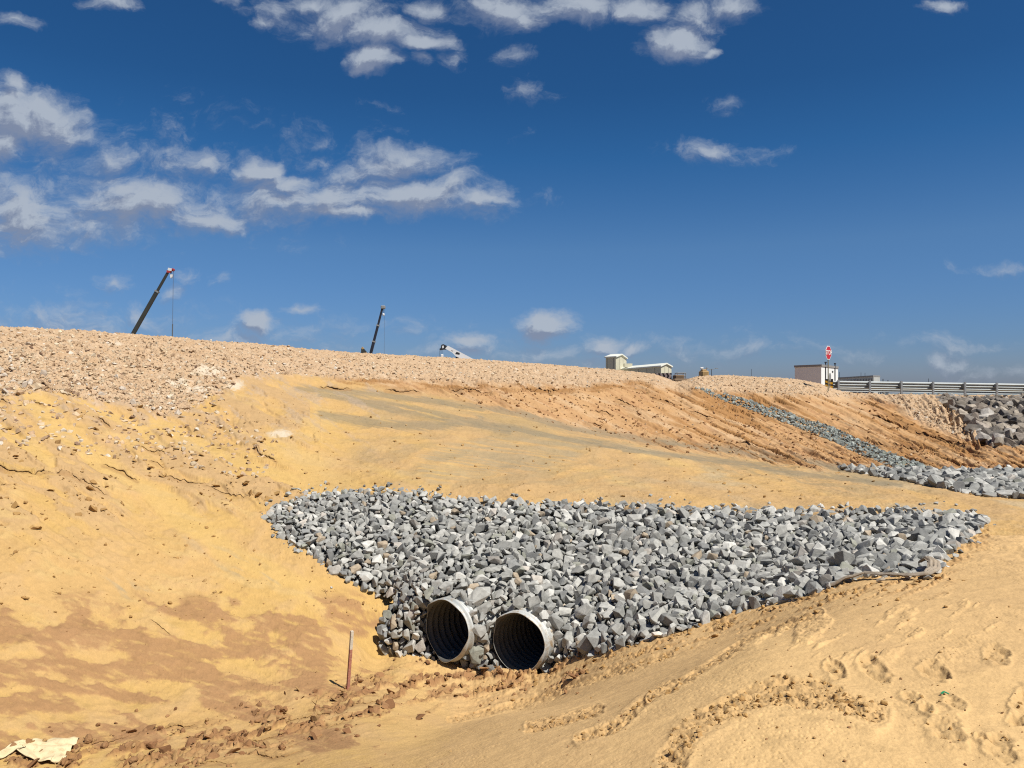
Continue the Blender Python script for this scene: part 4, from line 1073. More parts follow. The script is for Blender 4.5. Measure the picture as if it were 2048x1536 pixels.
def quadbox(mb, o, a, la, b, lb, z0, z1):
    """box on a skewed base: origin o, along a by la, along b by lb"""
    vs = [mb.bm.verts.new(o + a * i * la + b * j * lb + Vector((0, 0, z))) for z in (z0, z1) for i, j in ((0, 0), (1, 0), (1, 1), (0, 1))]
    for f in ((3, 2, 1, 0), (4, 5, 6, 7), (0, 1, 5, 4), (1, 2, 6, 5), (2, 3, 7, 6), (3, 0, 4, 7)): mb.bm.faces.new([vs[i] for i in f])
Z0 = Vector((0, 0, 0))
mb = MB(); quadbox(mb, Z0, ul, wl, ur, wr, 0, hh - .14); mb.build('wall', M_HUT, hut)
mb = MB(); quadbox(mb, -ul * .06 - ur * .06, ul, wl + .12, ur, wr + .12, hh - .14, hh + .03); rf = mb.build('roof', M_HUTG, hut)
dx0 = wl * .32
mb = MB(); quadbox(mb, ul * dx0 - ur * .05, ul, .75, ur, .049, .35, 2.15); dr_ = mb.build('door', M_HUTG, hut)
mb = MB(); quadbox(mb, ul * (dx0 + .13) - ur * .07, ul, .5, ur, .019, 1.15, 1.65); wi = mb.build('window', M_DARK, dr_)
mb = MB()
for i in range(2):
    for j in range(2): quadbox(mb, ul * (dx0 + .18 + i * .21) - ur * .078, ul, .18, ur, .005, 1.2 + j * .22, 1.38 + j * .22)
mb.build('pane', paint('bright_pane', (.6, .6, .58), .2), dr_)
mb = MB(); quadbox(mb, ul * (dx0 - .1) - ur * .14, ul, .95, ur, .139, 2.2, 2.27); mb.build('canopy', M_HUT, hut)
mb = MB(); quadbox(mb, ur * (wr * .62) - ul * .03, ur, .42, ul, .029, hh - .55, hh - .4); mb.build('vent', M_DARK, hut)
for f_ in (.22, .78):
    mb = MB(); mb.cyl(ur * (wr * f_) - ul * .05 + Vector((0, 0, .1)), ur * (wr * f_) - ul * .05 + Vector((0, 0, hh + .22)), .045)
    mb.cyl(ur * (wr * f_) - ul * .05 + Vector((0, 0, hh + .18)), ur * (wr * f_) - ul * .05 + Vector((0, 0, hh + .28)), .09); mb.build('downpipe', M_DARK, hut)
mb = MB()
for i in range(4): mb.cyl(ul * (dx0 - 1.5 + i * 1.0) - ur * 1.1, ul * (dx0 - 1.5 + i * 1.0) - ur * 1.1 + Vector((0, 0, .85)), .03)
mb.cyl(ul * (dx0 - 1.5) - ur * 1.1 + Vector((0, 0, .85)), ul * (dx0 + 1.5) - ur * 1.1 + Vector((0, 0, .85)), .03)
mb.cyl(ul * (dx0 + 1.5) - ur * 1.1 + Vector((0, 0, .85)), ul * (dx0 + 2.6) - ur * 1.1 + Vector((0, 0, .15)), .03); quadbox(mb, ul * (dx0 - 1.5) - ur * 1.1, ul, 3.0, ur, 1.05, .22, .30)
mb.build('steps', M_BACK, hut)

# ================================================================== LONG CONTAINER AND MASTS
M_CONT = paint('corrugated_white_steel', (.55, .55, .50), .6, .1, .1, 2)
Yc = 92.0
k0 = P(1747, 790, Yc); dl = P(1672, 790, Yc + 14) - k0; dr = P(1760, 790, Yc + 1.6) - k0; dl.z = dr.z = 0
wl2, wr2, ul2, ur2 = dl.length, dr.length, dl.normalized(), dr.normalized(); zt2 = P(1747, 751.5, Yc).z
ct = empty('storage_container', (k0.x, k0.y, -.5)); tag(ct, 'long pale corrugated container behind the guardrail, right of the hut', 'container'); hc = zt2 + .5
mb = MB(); quadbox(mb, Z0, ul2, wl2, ur2, wr2, 0, hc - .1); mb.build('wall', M_CONT, ct)
mb = MB(); nrib = 26
for i in range(nrib): quadbox(mb, ul2 * (wl2 * (i + .25) / nrib) - ur2 * .12, ul2, wl2 / nrib * .5, ur2, .119, .1, hc - .35)
mb.build('corrugation', M_CONT, ct)
mb = MB(); quadbox(mb, -ul2 * .05 - ur2 * .2, ul2, wl2 + .1, ur2, wr2 + .25, hc - .1, hc + .05); mb.build('roof', M_HUTG, ct)
mk = P(1768, 790, Yc + 1); ac = empty('pipe_rack', (mk.x, mk.y, -.5)); tag(ac, 'cluster of dark vertical pipes and brackets beside the end of the long container', 'pipework')
for i, (dx__, h__) in enumerate(((-.45, 2.8), (-.15, 3.9), (.25, 3.2), (.45, 3.75))):
    mb = MB(); mb.cyl((dx__, 0, 0), (dx__ + .03, 0, h__), .05, n=8); mb.build('pipe', M_DARK, ac)
mb = MB(); mb.cyl((-.6, 0, 2.3), (.6, 0, 2.3), .06, n=8).cyl((-.4, 0, 2.8), (.5, 0, 2.45), .05, n=8).cyl((-.5, 0, 1.9), (.5, 0, 1.9), .08, n=8); mb.build('bracket', M_DARK, ac)
def mast(px, ytop, Y, rad, label, group='thin masts on the skyline', arms=False):
    b_ = P(px, 790, Y); b_.z = -.6; o = empty('mast', b_); h_ = P(px, ytop, Y).z + .6
    mb = MB(); mb.cyl((0, 0, 0), (0, 0, h_), rad, rad * .6, 8); mb.build('pole', M_DARK, o)
    if arms:
        for sx in (-1, 1):
            mb = MB(); mb.cyl((0, 0, h_ - .15), (sx * .9, 0, h_ + .12), .05, n=6).box((sx * 1.15, 0, h_ + .14), (.6, .35, .12)); mb.build('lamp', M_BACK, o)
        o.name = 'street_lamp'; tag(o, label, 'lamp')
    else: tag(o, label, 'mast', group)
for px_, yt, lb in ((1722, 745, 'thin dark mast rising behind the middle of the long container'), (1730, 745.5, 'thin mast just right of the other one behind the container'),
                    (1679, 744, 'thin mast by the right wall of the hut'), (1857, 757, 'short thin mast behind the middle of the guardrail')): mast(px_, yt, 105, .045, lb)
mast(1423, 738, 170, .10, 'double-armed lamp post far off beyond the second mound', arms=True)
mast(1503, 738, 150, .05, 'lone thin mast above the second mound')

# ================================================================== BIG SHED WITH TOWER
M_SHED = paint('cream_sheet_cladding', (.66, .62, .45), .6, 0, .04, .4); M_TRIM = paint('pale_cream_roof', (.86, .86, .74), .5, 0, .03); M_SEAM = paint('grey_seam', (.25, .24, .2), .6)
Yb = 165.0
def shed(corner_px, ztop_px, left_px, right_px, Y, dYl, dYr, zb, name_parent, ridge_px, seams_l, seams_r, o=None):
    c = P(corner_px, 790, Y); a = P(left_px, 790, Y + dYl) - c; b = P(right_px, 790, Y + dYr) - c; c.z = a.z = b.z = 0
    la, lb = a.length, b.length; a, b = a.normalized(), b.normalized(); org = c - Vector(name_parent.location); org.z = 0
    h = P(corner_px, ztop_px, Y).z - zb; rh = ridge_px
    # walls with a low gable on the right-hand end
    mb = MB(); B = mb.bm
    prof = [(0, 0), (lb, 0), (lb, h), (lb * .5, h + rh), (0, h)]
    f0 = [B.verts.new(org + b * x + Vector((0, 0, z))) for x, z in prof]; f1 = [B.verts.new(org + a * la + b * x + Vector((0, 0, z))) for x, z in prof]
    B.faces.new(f0); B.faces.new(f1[::-1])
    for i in range(5): B.faces.new((f0[i], f0[(i + 1) % 5], f1[(i + 1) % 5], f1[i]))
    mb.build('wall', M_SHED, name_parent)
    mb = MB(); ov = .35; th = .28
    for s in (0, 1):
        x0, x1 = (-ov, lb * .5) if s == 0 else (lb * .5, lb + ov); z0_, z1_ = (h - ov * rh / (lb * .5) + .02, h + rh + .02) if s == 0 else (h + rh + .02, h - ov * rh / (lb * .5) + .02)
        vs = [mb.bm.verts.new(org + a * t + b * x + Vector((0, 0, z))) for t in (-ov, la + ov) for x, z in ((x0, z0_), (x1, z1_), (x1, z1_ + th), (x0, z0_ + th))]
        for f in ((3, 2, 1, 0), (4, 5, 6, 7), (0, 1, 5, 4), (1, 2, 6, 5), (2, 3, 7, 6), (3, 0, 4, 7)): mb.bm.faces.new([vs[i] for i in f])
    mb.build('roof', M_TRIM, name_parent)
    mb = MB()
    for t in seams_l: quadbox(mb, org + a * (la * t) - b * .04, a, .12, b, .039, .1, h - .2)
    for t in seams_r: quadbox(mb, org + b * (lb * t) - a * .04, b, .12, a, .039, .1, h - .1)
    mb.build('seam', M_SEAM, name_parent)
    return org, a, b, la, lb, h
zb_ = -.5
sh = empty('shed', P(1322, 790, Yb)); sh.location.z = zb_; tag(sh, 'long low cream metal shed with a ridged roof beyond the embankment', 'shed')
r1 = shed(1322, 733, 1231, 1343, Yb, 26, 3.5, zb_, sh, .55, (.12, .28, .45, .62, .8), (.35, .68))
org, a, b, la, lb, h = r1
mb = MB(); quadbox(mb, org + b * (lb * .36) - a * .5, b, 1.0, a, .49, h - 2.3, h - 1.5); mb.build('air_conditioner', M_BACK, sh)
tw = empty('tower_block', P(1231, 790, Yb + 18)); tw.location.z = zb_; tag(tw, 'tall cream metal block with shaded side at the end of the long shed', 'tower')
shed(1231.5, 714.5, 1211.5, 1253, Yb + 18, 2.5, 9, zb_, tw, .75, (.2, .85), (.35, .66))
org2 = P(1231.5, 790, Yb + 18) - Vector(tw.location)
mb = MB(); mb.box((org2.x + 3.2, org2.y + 2.0, P(1250, 727, Yb + 18).z - zb_ - .4), (1.9, 1.6, .9)); mb.build('duct', M_SHED, tw)

# ================================================================== CHEVRON BOARD
Yv = 62.0; v0, v1 = P(1311, 760, Yv + 1.0), P(1343, 760, Yv - .5); dv_ = (v1 - v0); dv_.z = 0; Lv = dv_.length; uv = dv_.normalized()
gzv = float(ground_z(np.array([v0.x]), np.array([Yv]))[0]); zc_ = P(1335, 752.2, Yv).z
cb = empty('chevron_board', (v0.x, v0.y, gzv)); tag(cb, 'black and white chevron warning board half hidden behind the gravel mound', 'road sign')
Mv = Matrix.Rotation(math.atan2(uv.y, uv.x), 4, 'Z'); hb = .50; zc_ -= gzv
mb = MB(); mb.prism([(0, zc_ - hb / 2), (Lv, zc_ - hb / 2), (Lv, zc_ + hb / 2), (0, zc_ + hb / 2)], .03, Mv); mb.build('board', M_BLK, cb)
for k in range(4):
    x = .06 + k * Lv / 4; wv = Lv / 8
    mb = MB(); mb.prism([(x, zc_ - hb / 2 + .01), (x + wv, zc_ - hb / 2 + .01), (x + wv * 1.8, zc_), (x + wv, zc_ + hb / 2 - .01), (x, zc_ + hb / 2 - .01), (x + wv * .8, zc_)][::-1], .012, Mv @ Matrix.Translation((0, -.022, 0))); mb.build('chevron', M_WHITE, cb)
for x in (.2, Lv - .2):
    mb = MB(); mb.cyl(Mv @ Vector((x, .05, -.4)), Mv @ Vector((x, .05, zc_ + hb / 2)), .03); mb.build('leg', M_POST, cb)

# ================================================================== MACHINES BEHIND THE GAP
M_MUD = paint('muddy_brown_paint', (.16, .10, .05), .8, 0, .3, 3); M_TAN = paint('dusty_yellow_paint', (.40, .25, .09), .7, 0, .2, 2)
Yl = 88.0
ld = empty('wheel_loader', P(1362, 790, Yl)); ld.location.z = -.3; tag(ld, 'dusty brown loader with an open canopy frame in the gap between the mounds', 'loader')
zr = lambda px, py: (P(px, py, Yl) - Vector(ld.location))
MBl = MB(); MBl.box(zr(1359, 768) * 1.0, (1.9, 3.0, 1.2), bev=.15); MBl.box(zr(1357, 757.5), (1.1, 1.4, .9), bev=.12); MBl.build('body', M_MUD, ld)
MBl = MB()
for a0, b0 in (((1355, 746), (1371.5, 746)), ((1371.5, 746), (1371.5, 764)), ((1355, 746), (1355, 760)), ((1371.5, 752), (1355, 752))): MBl.cyl(zr(*a0), zr(*b0), .05, n=6)
for a0, b0 in (((1355, 746), (1371.5, 746)), ((1371.5, 746), (1371.5, 764)), ((1355, 746), (1355, 760))): MBl.cyl(zr(*a0) + Vector((0, 1.3, 0)), zr(*b0) + Vector((0, 1.3, 0)), .05, n=6)
for x_ in (1355, 1371.5): MBl.cyl(zr(x_, 746), zr(x_, 746) + Vector((0, 1.3, 0)), .05, n=6)
MBl.build('canopy_frame', M_BACK, ld)
MBl = MB(); MBl.box(zr(1366, 762), (.7, 1.0, .5), bev=.08); MBl.build('seat', M_BLK, ld)
for x_ in (1350, 1368):
    for y_ in (-.6, 1.6):
        MBl = MB(); c_ = zr(x_, 776) + Vector((0, y_, 0)); MBl.cyl(c_ + Vector((0, -.25, 0)), c_ + Vector((0, .25, 0)), .62, n=20); MBl.build('wheel', M_BLK, ld)
Yq = 120.0
tr = empty('tipper_truck', P(1408, 790, Yq)); tr.location.z = -.5; tag(tr, 'dusty machine with exhaust and beacon poking above the second mound', 'truck')
zq = lambda px, py: (P(px, py, Yq) - Vector(tr.location))
q1 = MB(); q1.box(zq(1407.5, 752), (1.1, 2.2, 1.6), bev=.15); q1.box(zq(1407, 743.5), (.7, 1.2, .75), bev=.1); q1.build('cab', M_TAN, tr)
q1 = MB(); q1.box(zq(1408, 772), (2.2, 5.0, 2.0), bev=.2); q1.build('body', M_MUD, tr)
q1 = MB(); q1.cyl(zq(1413.5, 748), zq(1413.5, 735), .07, n=8).cyl(zq(1403.5, 748), zq(1403.5, 736), .05, n=8); q1.build('exhaust', M_BACK, tr)
q1 = MB(); q1.box(zq(1403.5, 736), (.5, .3, .25), bev=.05); q1.build('beacon', M_WHITE, tr)

# ================================================================== CRANES
M_BOOM = paint('dark_olive_boom', (.045, .046, .035), .5, .1, .2, .5); M_BOOM2 = paint('navy_boom', (.016, .018, .03), .5, .1, .2, .5)
M_CWHITE = paint('white_crane_paint', (.80, .80, .78), .45, 0, .05, .5); M_CRED = paint('red_crane_paint', (.45, .05, .05), .5); M_CABLE = paint('steel_cable', (.10, .105, .11), .6)
def carrier(o, L, W, colr, dirx):
    """truck chassis on the ground under a boom"""
    mb = MB(); mb.box((0, 0, 1.15), (L, W, .6), bev=.08); mb.box((dirx * L * .42, 0, 2.0), (L * .14, W * .95, 1.3), bev=.12); mb.build('chassis', colr, o)
    for i in range(4):
        for s in (-1, 1):
            mb = MB(); x = (-.38 + .25 * i) * L; mb.cyl((x, s * W * .36, .58), (x, s * W * .5, .58), .58, n=18); mb.build('wheel', M_BLK, o)
def crane(px0, py0, px1, py1, Y, wbase, wtip, cols, seg, label, headcol, grp=None, base_white=True):
    a, b = P(px0, py0, Y), P(px1, py1, Y); d = (b - a).normalized()
    foot = a - d * ((a.z - 2.2) / d.z) if d.z > 0.25 else a - d * 6
    o = empty('mobile_crane', (foot.x, Y, -.3)); tag(o, label, 'crane', grp); off = Vector(o.location)
    foot -= off; a2, b2 = a - off, b - off; sgn = 1 if d.x > 0 else -1
    L = (b2 - foot).length; seg = [((a2 - foot).length + f * (b2 - a2).length) / L for f in seg]; n = len(seg); t0 = 0
    for i, t1 in enumerate(seg):
        w0 = lerp(wbase, wtip, i / max(n - 1, 1))
        mb = MB(); mb.beam(foot + d * L * t0, foot + d * L * t1, w0 * .8, w0); mb.build('boom_section', cols, o)
        if i < n - 1:
            mb = MB(); mb.beam(foot + d * (L * t1 - .25), foot + d * (L * t1), w0 * .8 + .1, w0 + .12); mb.build('collar', M_BACK, o)
        t0 = t1
    return o, foot, a2, b2, d, sgn, off
# 1: tall boom on the left
o, foot, a2, b2, d, sg_, off = crane(266, 668, 338, 541, 120, .52, .34, M_BOOM, (.68, 1.0), 'mobile crane with the longest dark boom, leaning right, hook and cable at its tip', M_CRED)
R1 = lambda px, py: P(px, py, 120) - off
mb = MB(); mb.beam(R1(337, 538.5), R1(344.5, 540), .5, .42); mb.build('boom_head', M_CWHITE, o)
mb = MB(); mb.cyl(R1(346.5, 539.5) + Vector((0, -.2, 0)), R1(346.5, 539.5) + Vector((0, .2, 0)), .2, n=16).box(R1(338, 543), (.55, .45, .4)).box(R1(345, 541), (.3, .4, .22)); mb.build('sheave', M_CRED, o)
mb = MB(); mb.cyl(R1(341.5, 541), R1(342, 551), .03, n=6).cyl(R1(343, 541), R1(344, 551), .03, n=6).cyl(R1(340, 544), R1(342, 556), .025, n=6); mb.build('hoist_rope', M_CABLE, o)
mb = MB(); mb.prism([((R1(x, y)).x, (R1(x, y)).z) for x, y in ((341.5, 549), (345.5, 549), (345, 553.5), (342.5, 557), (340.5, 552))], .3); hk = mb.build('hook_block', M_CWHITE, o)
hk.location.y = R1(341, 549).y
mb = MB(); mb.cyl(R1(346.8, 540), R1(345.2, 648), .032, n=6).cyl(R1(345.2, 648), R1(344.2, 690), .085, n=8); mb.build('cable', M_CABLE, o)
mb = MB(); mb.box(R1(263.5, 671.5), (1.0, 1.1, .55), bev=.12); mb.prism([(R1(x, y).x, R1(x, y).z) for x, y in ((257, 673), (261, 668.5), (266, 668.5), (268.5, 674), (266, 690), (258, 690))], 1.4, Matrix.Translation((0, R1(0, 0).y, 0))); mb.build('boom_cradle', M_CWHITE, o)
carrier(o, 11, 2.7, M_CWHITE, 1)
# 2: shorter navy boom in the middle
o, foot, a2, b2, d, sg_, off = crane(742, 705, 765, 615.5, 130, .46, .32, M_BOOM2, (.26, .62, 1.0), 'mobile crane with a steep navy boom near the middle of the embankment', M_CWHITE)
R2 = lambda px, py: P(px, py, 130) - off
mb = MB(); mb.box(R2(766.3, 614.5), (.75, .6, .55), bev=.1); mb.build('boom_head', M_BACK, o)
mb = MB(); mb.cyl(R2(767, 616), R2(767, 627), .03, n=6); mb.build('hoist_rope', M_CABLE, o)
mb = MB(); mb.box(R2(767, 629), (.35, .3, .42), bev=.08).cyl(R2(766.8, 630), R2(766.8, 632), .06, n=8); mb.build('hook_block', M_CWHITE, o)
mb = MB(); mb.cyl(R2(768.7, 616), R2(768.5, 720), .018, n=6); mb.build('cable', M_CABLE, o)
carrier(o, 11, 2.7, M_TAN, 1)
# 3: white boom lowered to the left
Y3 = 95.0
o = empty('mobile_crane', (P(975, 790, Y3).x, Y3, -.3)); tag(o, 'mobile crane with a low fat white boom and black head, rightmost of the cranes', 'crane'); off = Vector(o.location)
R3 = lambda px, py: P(px, py, Y3) - off
def poly3(mb, pts, dep, yo=0): mb.prism([(R3(x, y).x, R3(x, y).z) for x, y in pts], dep, Matrix.Translation((0, yo, 0))); return mb
mb = MB(); poly3(mb, [(891, 697.5), (896, 691.5), (1000, 746), (985, 756), (925, 719), (919, 716), (912, 713), (905, 705.5)], .75); mb.build('boom', M_CWHITE, o)
mb = MB(); poly3(mb, [(910.5, 708.5), (913.5, 704), (920, 706), (919.5, 710)], .76).bm; poly3(mb, [(903, 701), (907, 702), (906, 703), (903, 702)], .77); mb.build('marking', M_BLK, o)
mb = MB(); poly3(mb, [(883, 690), (887, 688.5), (895, 692.5), (892, 699), (886, 699.5), (880, 700.5), (879, 698), (882, 696)], .55); mb.build('boom_head', M_BLK, o)
mb = MB(); poly3(mb, [(884.5, 692), (888, 691.5), (888, 696), (885, 697)], .6); mb.build('head_plate', M_CWHITE, o)
mb = MB(); mb.cyl(R3(880, 699), R3(879.5, 722), .03, n=6).cyl(R3(884, 699), R3(884, 712), .03, n=6); mb.build('hoist_rope', M_CABLE, o)
mb = MB(); mb.box(R3(884.3, 712.5), (.32, .3, .5), bev=.05); mb.build('hook_block', M_CWHITE, o)
mb = MB(); poly3(mb, [(911, 713), (920, 716), (930, 724), (915, 728), (912, 718)], .5); mb.build('boom_cylinder', M_DARK, o)
mb = MB(); mb.box(R3(951, 720) + Vector((0, 0, 0)), (.9, .6, .12)).box(R3(975, 752), (3.0, 2.4, 1.4), bev=.15); mb.build('turntable', M_DARK, o)
carrier(o, 10, 2.6, M_CWHITE, -1)
# excavator arm beside crane two
Ye = 112.0
o = empty('excavator', (P(715, 790, Ye).x, Ye, -.3)); tag(o, 'excavator of which only the dark elbow of its arm shows left of the navy crane', 'excavator'); off = Vector(o.location)
R4 = lambda px, py: P(px, py, Ye) - off
mb = MB(); mb.prism([(R4(x, y).x, R4(x, y).z) for x, y in ((722.5, 705), (723, 697), (726, 695), (734.5, 705.5), (732, 720), (727, 735), (722, 735))], .5, Matrix.Translation((0, 0, 0))); mb.build('arm', M_BOOM, o)
mb = MB(); mb.prism([(R4(x, y).x, R4(x, y).z) for x, y in ((723, 697), (725, 693.5), (728.5, 697.5), (726, 699))], .52, Matrix.Translation((0, 0, 0))); mb.build('bracket', M_TAN, o)
mb = MB(); mb.box((-2.2, 0, 1.9), (3.0, 2.4, 1.5), bev=.2).box((-1.2, -.5, 2.9), (1.3, 1.0, 1.4), bev=.1); mb.build('body', M_TAN, o)
for s in (-1, 1):
    mb = MB(); mb.box((-2.0, s * 1.05, .5), (3.9, .5, .9), bev=.25); mb.build('track', M_BLK, o)
# ================================================================== CAMERA, SUN, SKY
cam = bpy.data.cameras.new('camera'); co = bpy.data.objects.new('camera', cam); C.objects.link(co)
co.location = (0, 0, EYE); co.rotation_euler = (math.radians(90), 0, 0)
cam.sensor_width = 36; cam.lens = F / 2048 * 36; cam.shift_y = (HZ - 768) / 2048; cam.clip_end = 20000; cam.clip_start = 0.05
bpy.context.scene.camera = co

SUN_AZ = math.atan2(0.73, -0.68); SUN_EL = math.radians(57)
sd = Vector((math.sin(SUN_AZ) * math.cos(SUN_EL), math.cos(SUN_AZ) * math.cos(SUN_EL), math.sin(SUN_EL)))
sl = bpy.data.lights.new('sun', 'SUN'); sl.energy = 4.9; sl.angle = math.radians(0.53); sl.color = (1.0, 0.955, 0.89)
so = bpy.data.objects.new('sun', sl); so.rotation_euler = (-sd).to_track_quat('-Z', 'Y').to_euler(); C.objects.link(so); so.location = (20, -20, 40)

w = bpy.data.worlds.new('World'); bpy.context.scene.world = w; w.use_nodes = True
nt = w.node_tree; bg = nt.nodes['Background']
sky = nd(nt, 'ShaderNodeTexSky', sky_type='NISHITA'); sky.sun_disc = False; sky.sun_elevation = SUN_EL; sky.sun_rotation = SUN_AZ
sky.altitude = 0; sky.air_density = 1.0; sky.dust_density = 0.6; sky.ozone_density = 3.0
hs = nd(nt, 'ShaderNodeHueSaturation'); hs.inputs['Saturation'].default_value = 1.12; hs.inputs['Value'].default_value = 0.95
# clear air over the coast: bluer near the horizon than the stock model
sp_ = nd(nt, 'ShaderNodeTexCoord'); se_ = nd(nt, 'ShaderNodeSeparateXYZ'); lk(nt, sp_.outputs['Generated'], se_.inputs[0])
rmp = nd(nt, 'ShaderNodeValToRGB'); lk(nt, se_.outputs[2], rmp.inputs[0])
rmp.color_ramp.elements[0].position = 0.0; rmp.color_ramp.elements[0].color = (.58, .66, 1.0, 1)
rmp.color_ramp.elements[1].position = 0.5; rmp.color_ramp.elements[1].color = (.42, .58, .76, 1)
for p_, c_ in ((.06, (.53, .67, 1.0, 1)), (.18, (.62, .76, .96, 1)), (.29, (.45, .66, .88, 1)), (.36, (.40, .58, .78, 1))):
    e_ = rmp.color_ramp.elements.new(p_); e_.color = c_
gr_ = nd(nt, 'ShaderNodeVectorMath', operation='MULTIPLY'); lk(nt, sky.outputs[0], gr_.inputs[0]); lk(nt, rmp.outputs[0], gr_.inputs[1])
lk(nt, gr_.outputs[0], hs.inputs['Color'])
# clouds: (photo x, y, half width, half height, density)
CL = [(20,175,22,18,1),(40,240,95,55,1.25),(95,258,62,32,1),(10,285,60,36,1.1),(222,322,48,24,.72),(420,316,42,20,.62),(330,310,30,12,.35),
 (50,385,75,34,.8),(60,420,110,34,.85),(35,455,70,30,1.05),(110,470,70,22,.55),(40,505,70,16,.35),
 (250,385,80,34,.85),(320,405,100,36,.95),(420,440,75,20,1),(200,420,60,30,.6),
 (525,345,38,24,.95),(580,372,58,22,.95),(560,410,75,30,.75),(680,400,90,30,.9),(700,432,95,16,.95),(830,390,90,24,.95),(905,372,40,20,.95),(975,402,62,18,.9),
 (800,322,72,28,1),(720,345,50,24,.6),(640,322,28,14,.4),(860,315,40,12,.5),
 (620,5,45,16,.8),(690,30,62,28,1),(770,62,75,30,1.05),(850,90,38,15,1),(855,15,30,20,.85),(560,20,50,16,.4),(620,45,30,16,.35),(520,48,20,9,.6),(750,112,50,22,1.2),(845,125,17,12,.7),(895,127,20,14,.5),
 (235,3,50,12,.75),(22,43,30,9,.75),(465,4,22,10,.5),
 (1010,22,62,38,1),(1045,40,40,20,.9),(1140,8,70,20,.85),(1275,20,40,20,.95),(1028,110,24,13,.55),(1073,180,28,14,.35),
 (1362,80,55,28,1.25),(1420,98,22,9,1),(1390,36,42,24,.9),(1445,12,48,20,.75),(1445,305,72,18,.72),(1455,207,24,9,.2),
 (1882,11,42,9,.8),(2005,535,50,9,.35),
 (1090,652,42,24,1.25),(1070,672,26,12,.5),(1208,688,40,20,1.15),(1268,694,34,14,1.05),(1015,408,30,14,.45),
 (527,650,38,20,1.25),(500,668,40,12,.4),(605,617,26,8,.5),(250,635,36,20,.5),(215,566,28,11,.5),(342,585,18,11,.55),(370,562,24,12,.35),(440,568,12,13,.5),
 (90,640,90,20,.35),(930,686,44,13,.9),(790,660,50,12,.25),(1380,674,60,11,-.6),(1510,662,30,7,-.45),(1790,658,50,10,-.5),(1840,650,30,7,-.45),(1870,724,50,14,.45),(60,440,150,60,.92),(290,415,190,42,.92),(560,405,110,42,.85),(800,398,190,32,.9),(690,35,110,34,.7),(1100,20,120,22,.7),(300,350,240,60,.25),(110,660,200,36,.34),(560,680,160,26,.3),(950,705,130,18,.4),(1150,700,140,22,.35),(1500,700,160,16,.22),(1900,690,70,10,.2),(580,672,30,12,.4),(1170,720,90,14,.3),(700,690,60,12,.3),(1990,745,70,12,.3)]
tc = nd(nt, 'ShaderNodeTexCoord')
sep = nd(nt, 'ShaderNodeSeparateXYZ'); lk(nt, tc.outputs['Generated'], sep.inputs[0])
ymax = nd(nt, 'ShaderNodeMath', operation='MAXIMUM'); lk(nt, sep.outputs[1], ymax.inputs[0]); ymax.inputs[1].default_value = 0.05
dv = nd(nt, 'ShaderNodeVectorMath', operation='DIVIDE'); lk(nt, tc.outputs['Generated'], dv.inputs[0])
cmb = nd(nt, 'ShaderNodeCombineXYZ')
for i in range(3): lk(nt, ymax.outputs[0], cmb.inputs[i])
lk(nt, cmb.outputs[0], dv.inputs[1])
flat = nd(nt, 'ShaderNodeVectorMath', operation='MULTIPLY'); lk(nt, dv.outputs[0], flat.inputs[0]); flat.inputs[1].default_value = (1, 0, 1)
# density group: vector (u,0,v) -> density
g = bpy.data.node_groups.new('cloud_density', 'ShaderNodeTree')
g.interface.new_socket('Vector', in_out='INPUT', socket_type='NodeSocketVector')
g.interface.new_socket('Density', in_out='OUTPUT', socket_type='NodeSocketFloat')
g.interface.new_socket('Detail', in_out='OUTPUT', socket_type='NodeSocketFloat')
gi = nd(g, 'NodeGroupInput'); go = nd(g, 'NodeGroupOutput')
w1 = noise_node(g, 9, 5, 0.6, gi.outputs[0]); 
ws = nd(g, 'ShaderNodeVectorMath', operation='SUBTRACT'); lk(g, w1.outputs['Color'], ws.inputs[0]); ws.inputs[1].default_value = (.5, .5, .5)
wm = nd(g, 'ShaderNodeVectorMath', operation='MULTIPLY_ADD'); lk(g, ws.outputs[0], wm.inputs[0]); wm.inputs[1].default_value = (.10, 0, .06); lk(g, gi.outputs[0], wm.inputs[2])
acc = None
for (cx, cy, rx, ry, am) in CL:
    if am < 0: continue
    rx *= 1.62; ry *= 1.6
    ix, iz = F / rx, F / ry; u0, v0 = (cx - 1024) / F, (HZ - cy) / F
    m_ = nd(g, 'ShaderNodeVectorMath', operation='MULTIPLY_ADD'); lk(g, wm.outputs[0], m_.inputs[0]); m_.inputs[1].default_value = (ix, 0, iz); m_.inputs[2].default_value = (-u0 * ix, 0, -v0 * iz)
    l_ = nd(g, 'ShaderNodeVectorMath', operation='LENGTH'); lk(g, m_.outputs[0], l_.inputs[0])
    s_ = nd(g, 'ShaderNodeMath', operation='MULTIPLY_ADD'); lk(g, l_.outputs['Value'], s_.inputs[0]); s_.inputs[1].default_value = -am; s_.inputs[2].default_value = am
    if acc is None: acc = s_.outputs[0]
    else:
        x_ = nd(g, 'ShaderNodeMath', operation='SMOOTH_MAX'); lk(g, acc, x_.inputs[0]); lk(g, s_.outputs[0], x_.inputs[1]); x_.inputs[2].default_value = 0.12; acc = x_.outputs[0]
st = nd(g, 'ShaderNodeVectorMath', operation='MULTIPLY'); lk(g, wm.outputs[0], st.inputs[0]); st.inputs[1].default_value = (1, 1, 1.7)
n2 = noise_node(g, 15, 12, 0.66, st.outputs[0])
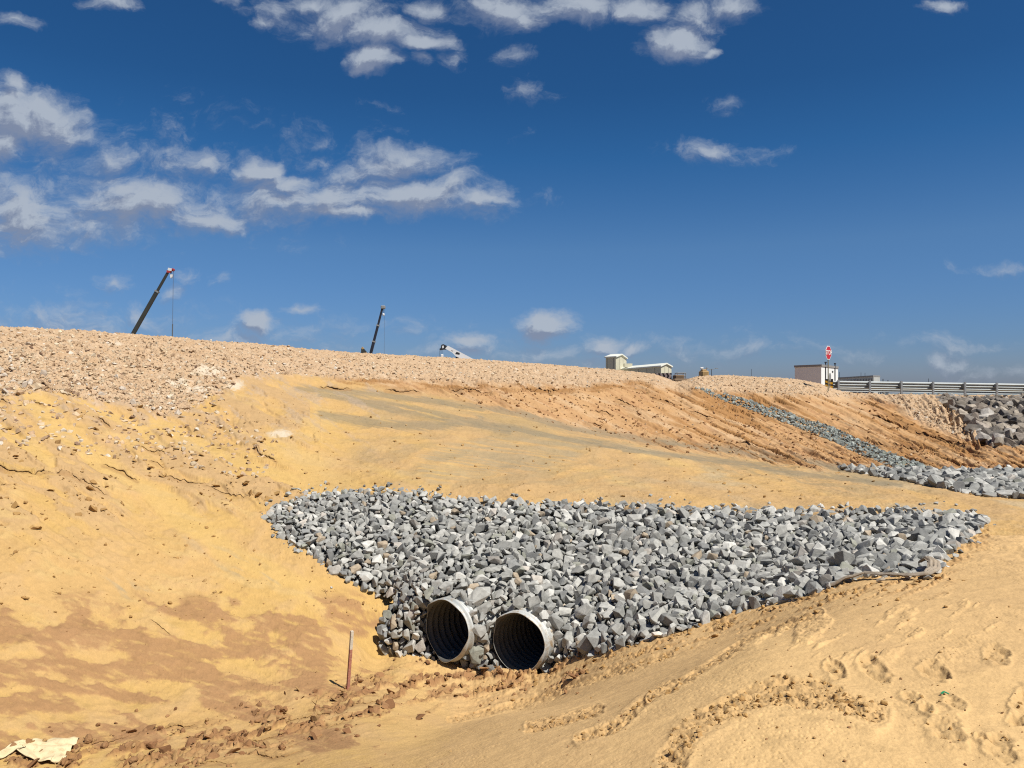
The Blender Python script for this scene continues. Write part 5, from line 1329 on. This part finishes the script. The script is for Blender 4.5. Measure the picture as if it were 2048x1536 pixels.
n2.inputs['Distortion'].default_value = 0.25
nm = nd(g, 'ShaderNodeMath', operation='MULTIPLY_ADD'); lk(g, n2.outputs[0], nm.inputs[0]); nm.inputs[1].default_value = 1.9; nm.inputs[2].default_value = -1.07
ad = nd(g, 'ShaderNodeMath', operation='ADD'); lk(g, acc, ad.inputs[0]); lk(g, nm.outputs[0], ad.inputs[1])
lk(g, ad.outputs[0], go.inputs[0]); lk(g, n2.outputs[0], go.inputs[1])
def dens(vec):
    q_ = nd(nt, 'ShaderNodeGroup'); q_.node_tree = g; lk(nt, vec, q_.inputs[0]); return q_
D0 = dens(flat.outputs[0])
off = nd(nt, 'ShaderNodeVectorMath', operation='ADD'); lk(nt, flat.outputs[0], off.inputs[0]); off.inputs[1].default_value = (0.006, 0, 0.014)
D1 = dens(off.outputs[0])
alpha = maprange(nt, D0.outputs[0], -0.20, 0.76, 0, 0.92)
nt.nodes[-1].interpolation_type = 'SMOOTHSTEP' if hasattr(nt.nodes[-1], 'interpolation_type') else 'LINEAR'
dif = nd(nt, 'ShaderNodeMath', operation='SUBTRACT'); lk(nt, D0.outputs[0], dif.inputs[0]); lk(nt, D1.outputs[0], dif.inputs[1])
lit = maprange(nt, dif.outputs[0], -0.16, 0.22, 0.0, 1.0)
cr = nd(nt, 'ShaderNodeMix', data_type='RGBA'); lk(nt, lit, cr.inputs[0]); cr.inputs[6].default_value = (2.5, 3.0, 4.2, 1); cr.inputs[7].default_value = (4.8, 5.4, 6.3, 1)
mx = nd(nt, 'ShaderNodeMix', data_type='RGBA'); lk(nt, alpha, mx.inputs[0]); lk(nt, hs.outputs[0], mx.inputs[6]); lk(nt, cr.outputs[2], mx.inputs[7])
lk(nt, mx.outputs[2], bg.inputs[0]); bg.inputs[1].default_value = 0.06
sc = bpy.context.scene
sc.view_settings.view_transform = 'Standard'; sc.view_settings.look = 'None'; sc.view_settings.exposure = 0.58; sc.view_settings.gamma = 1.0
sc.cycles.use_denoising = False
sc.cycles.filter_width = 1.15
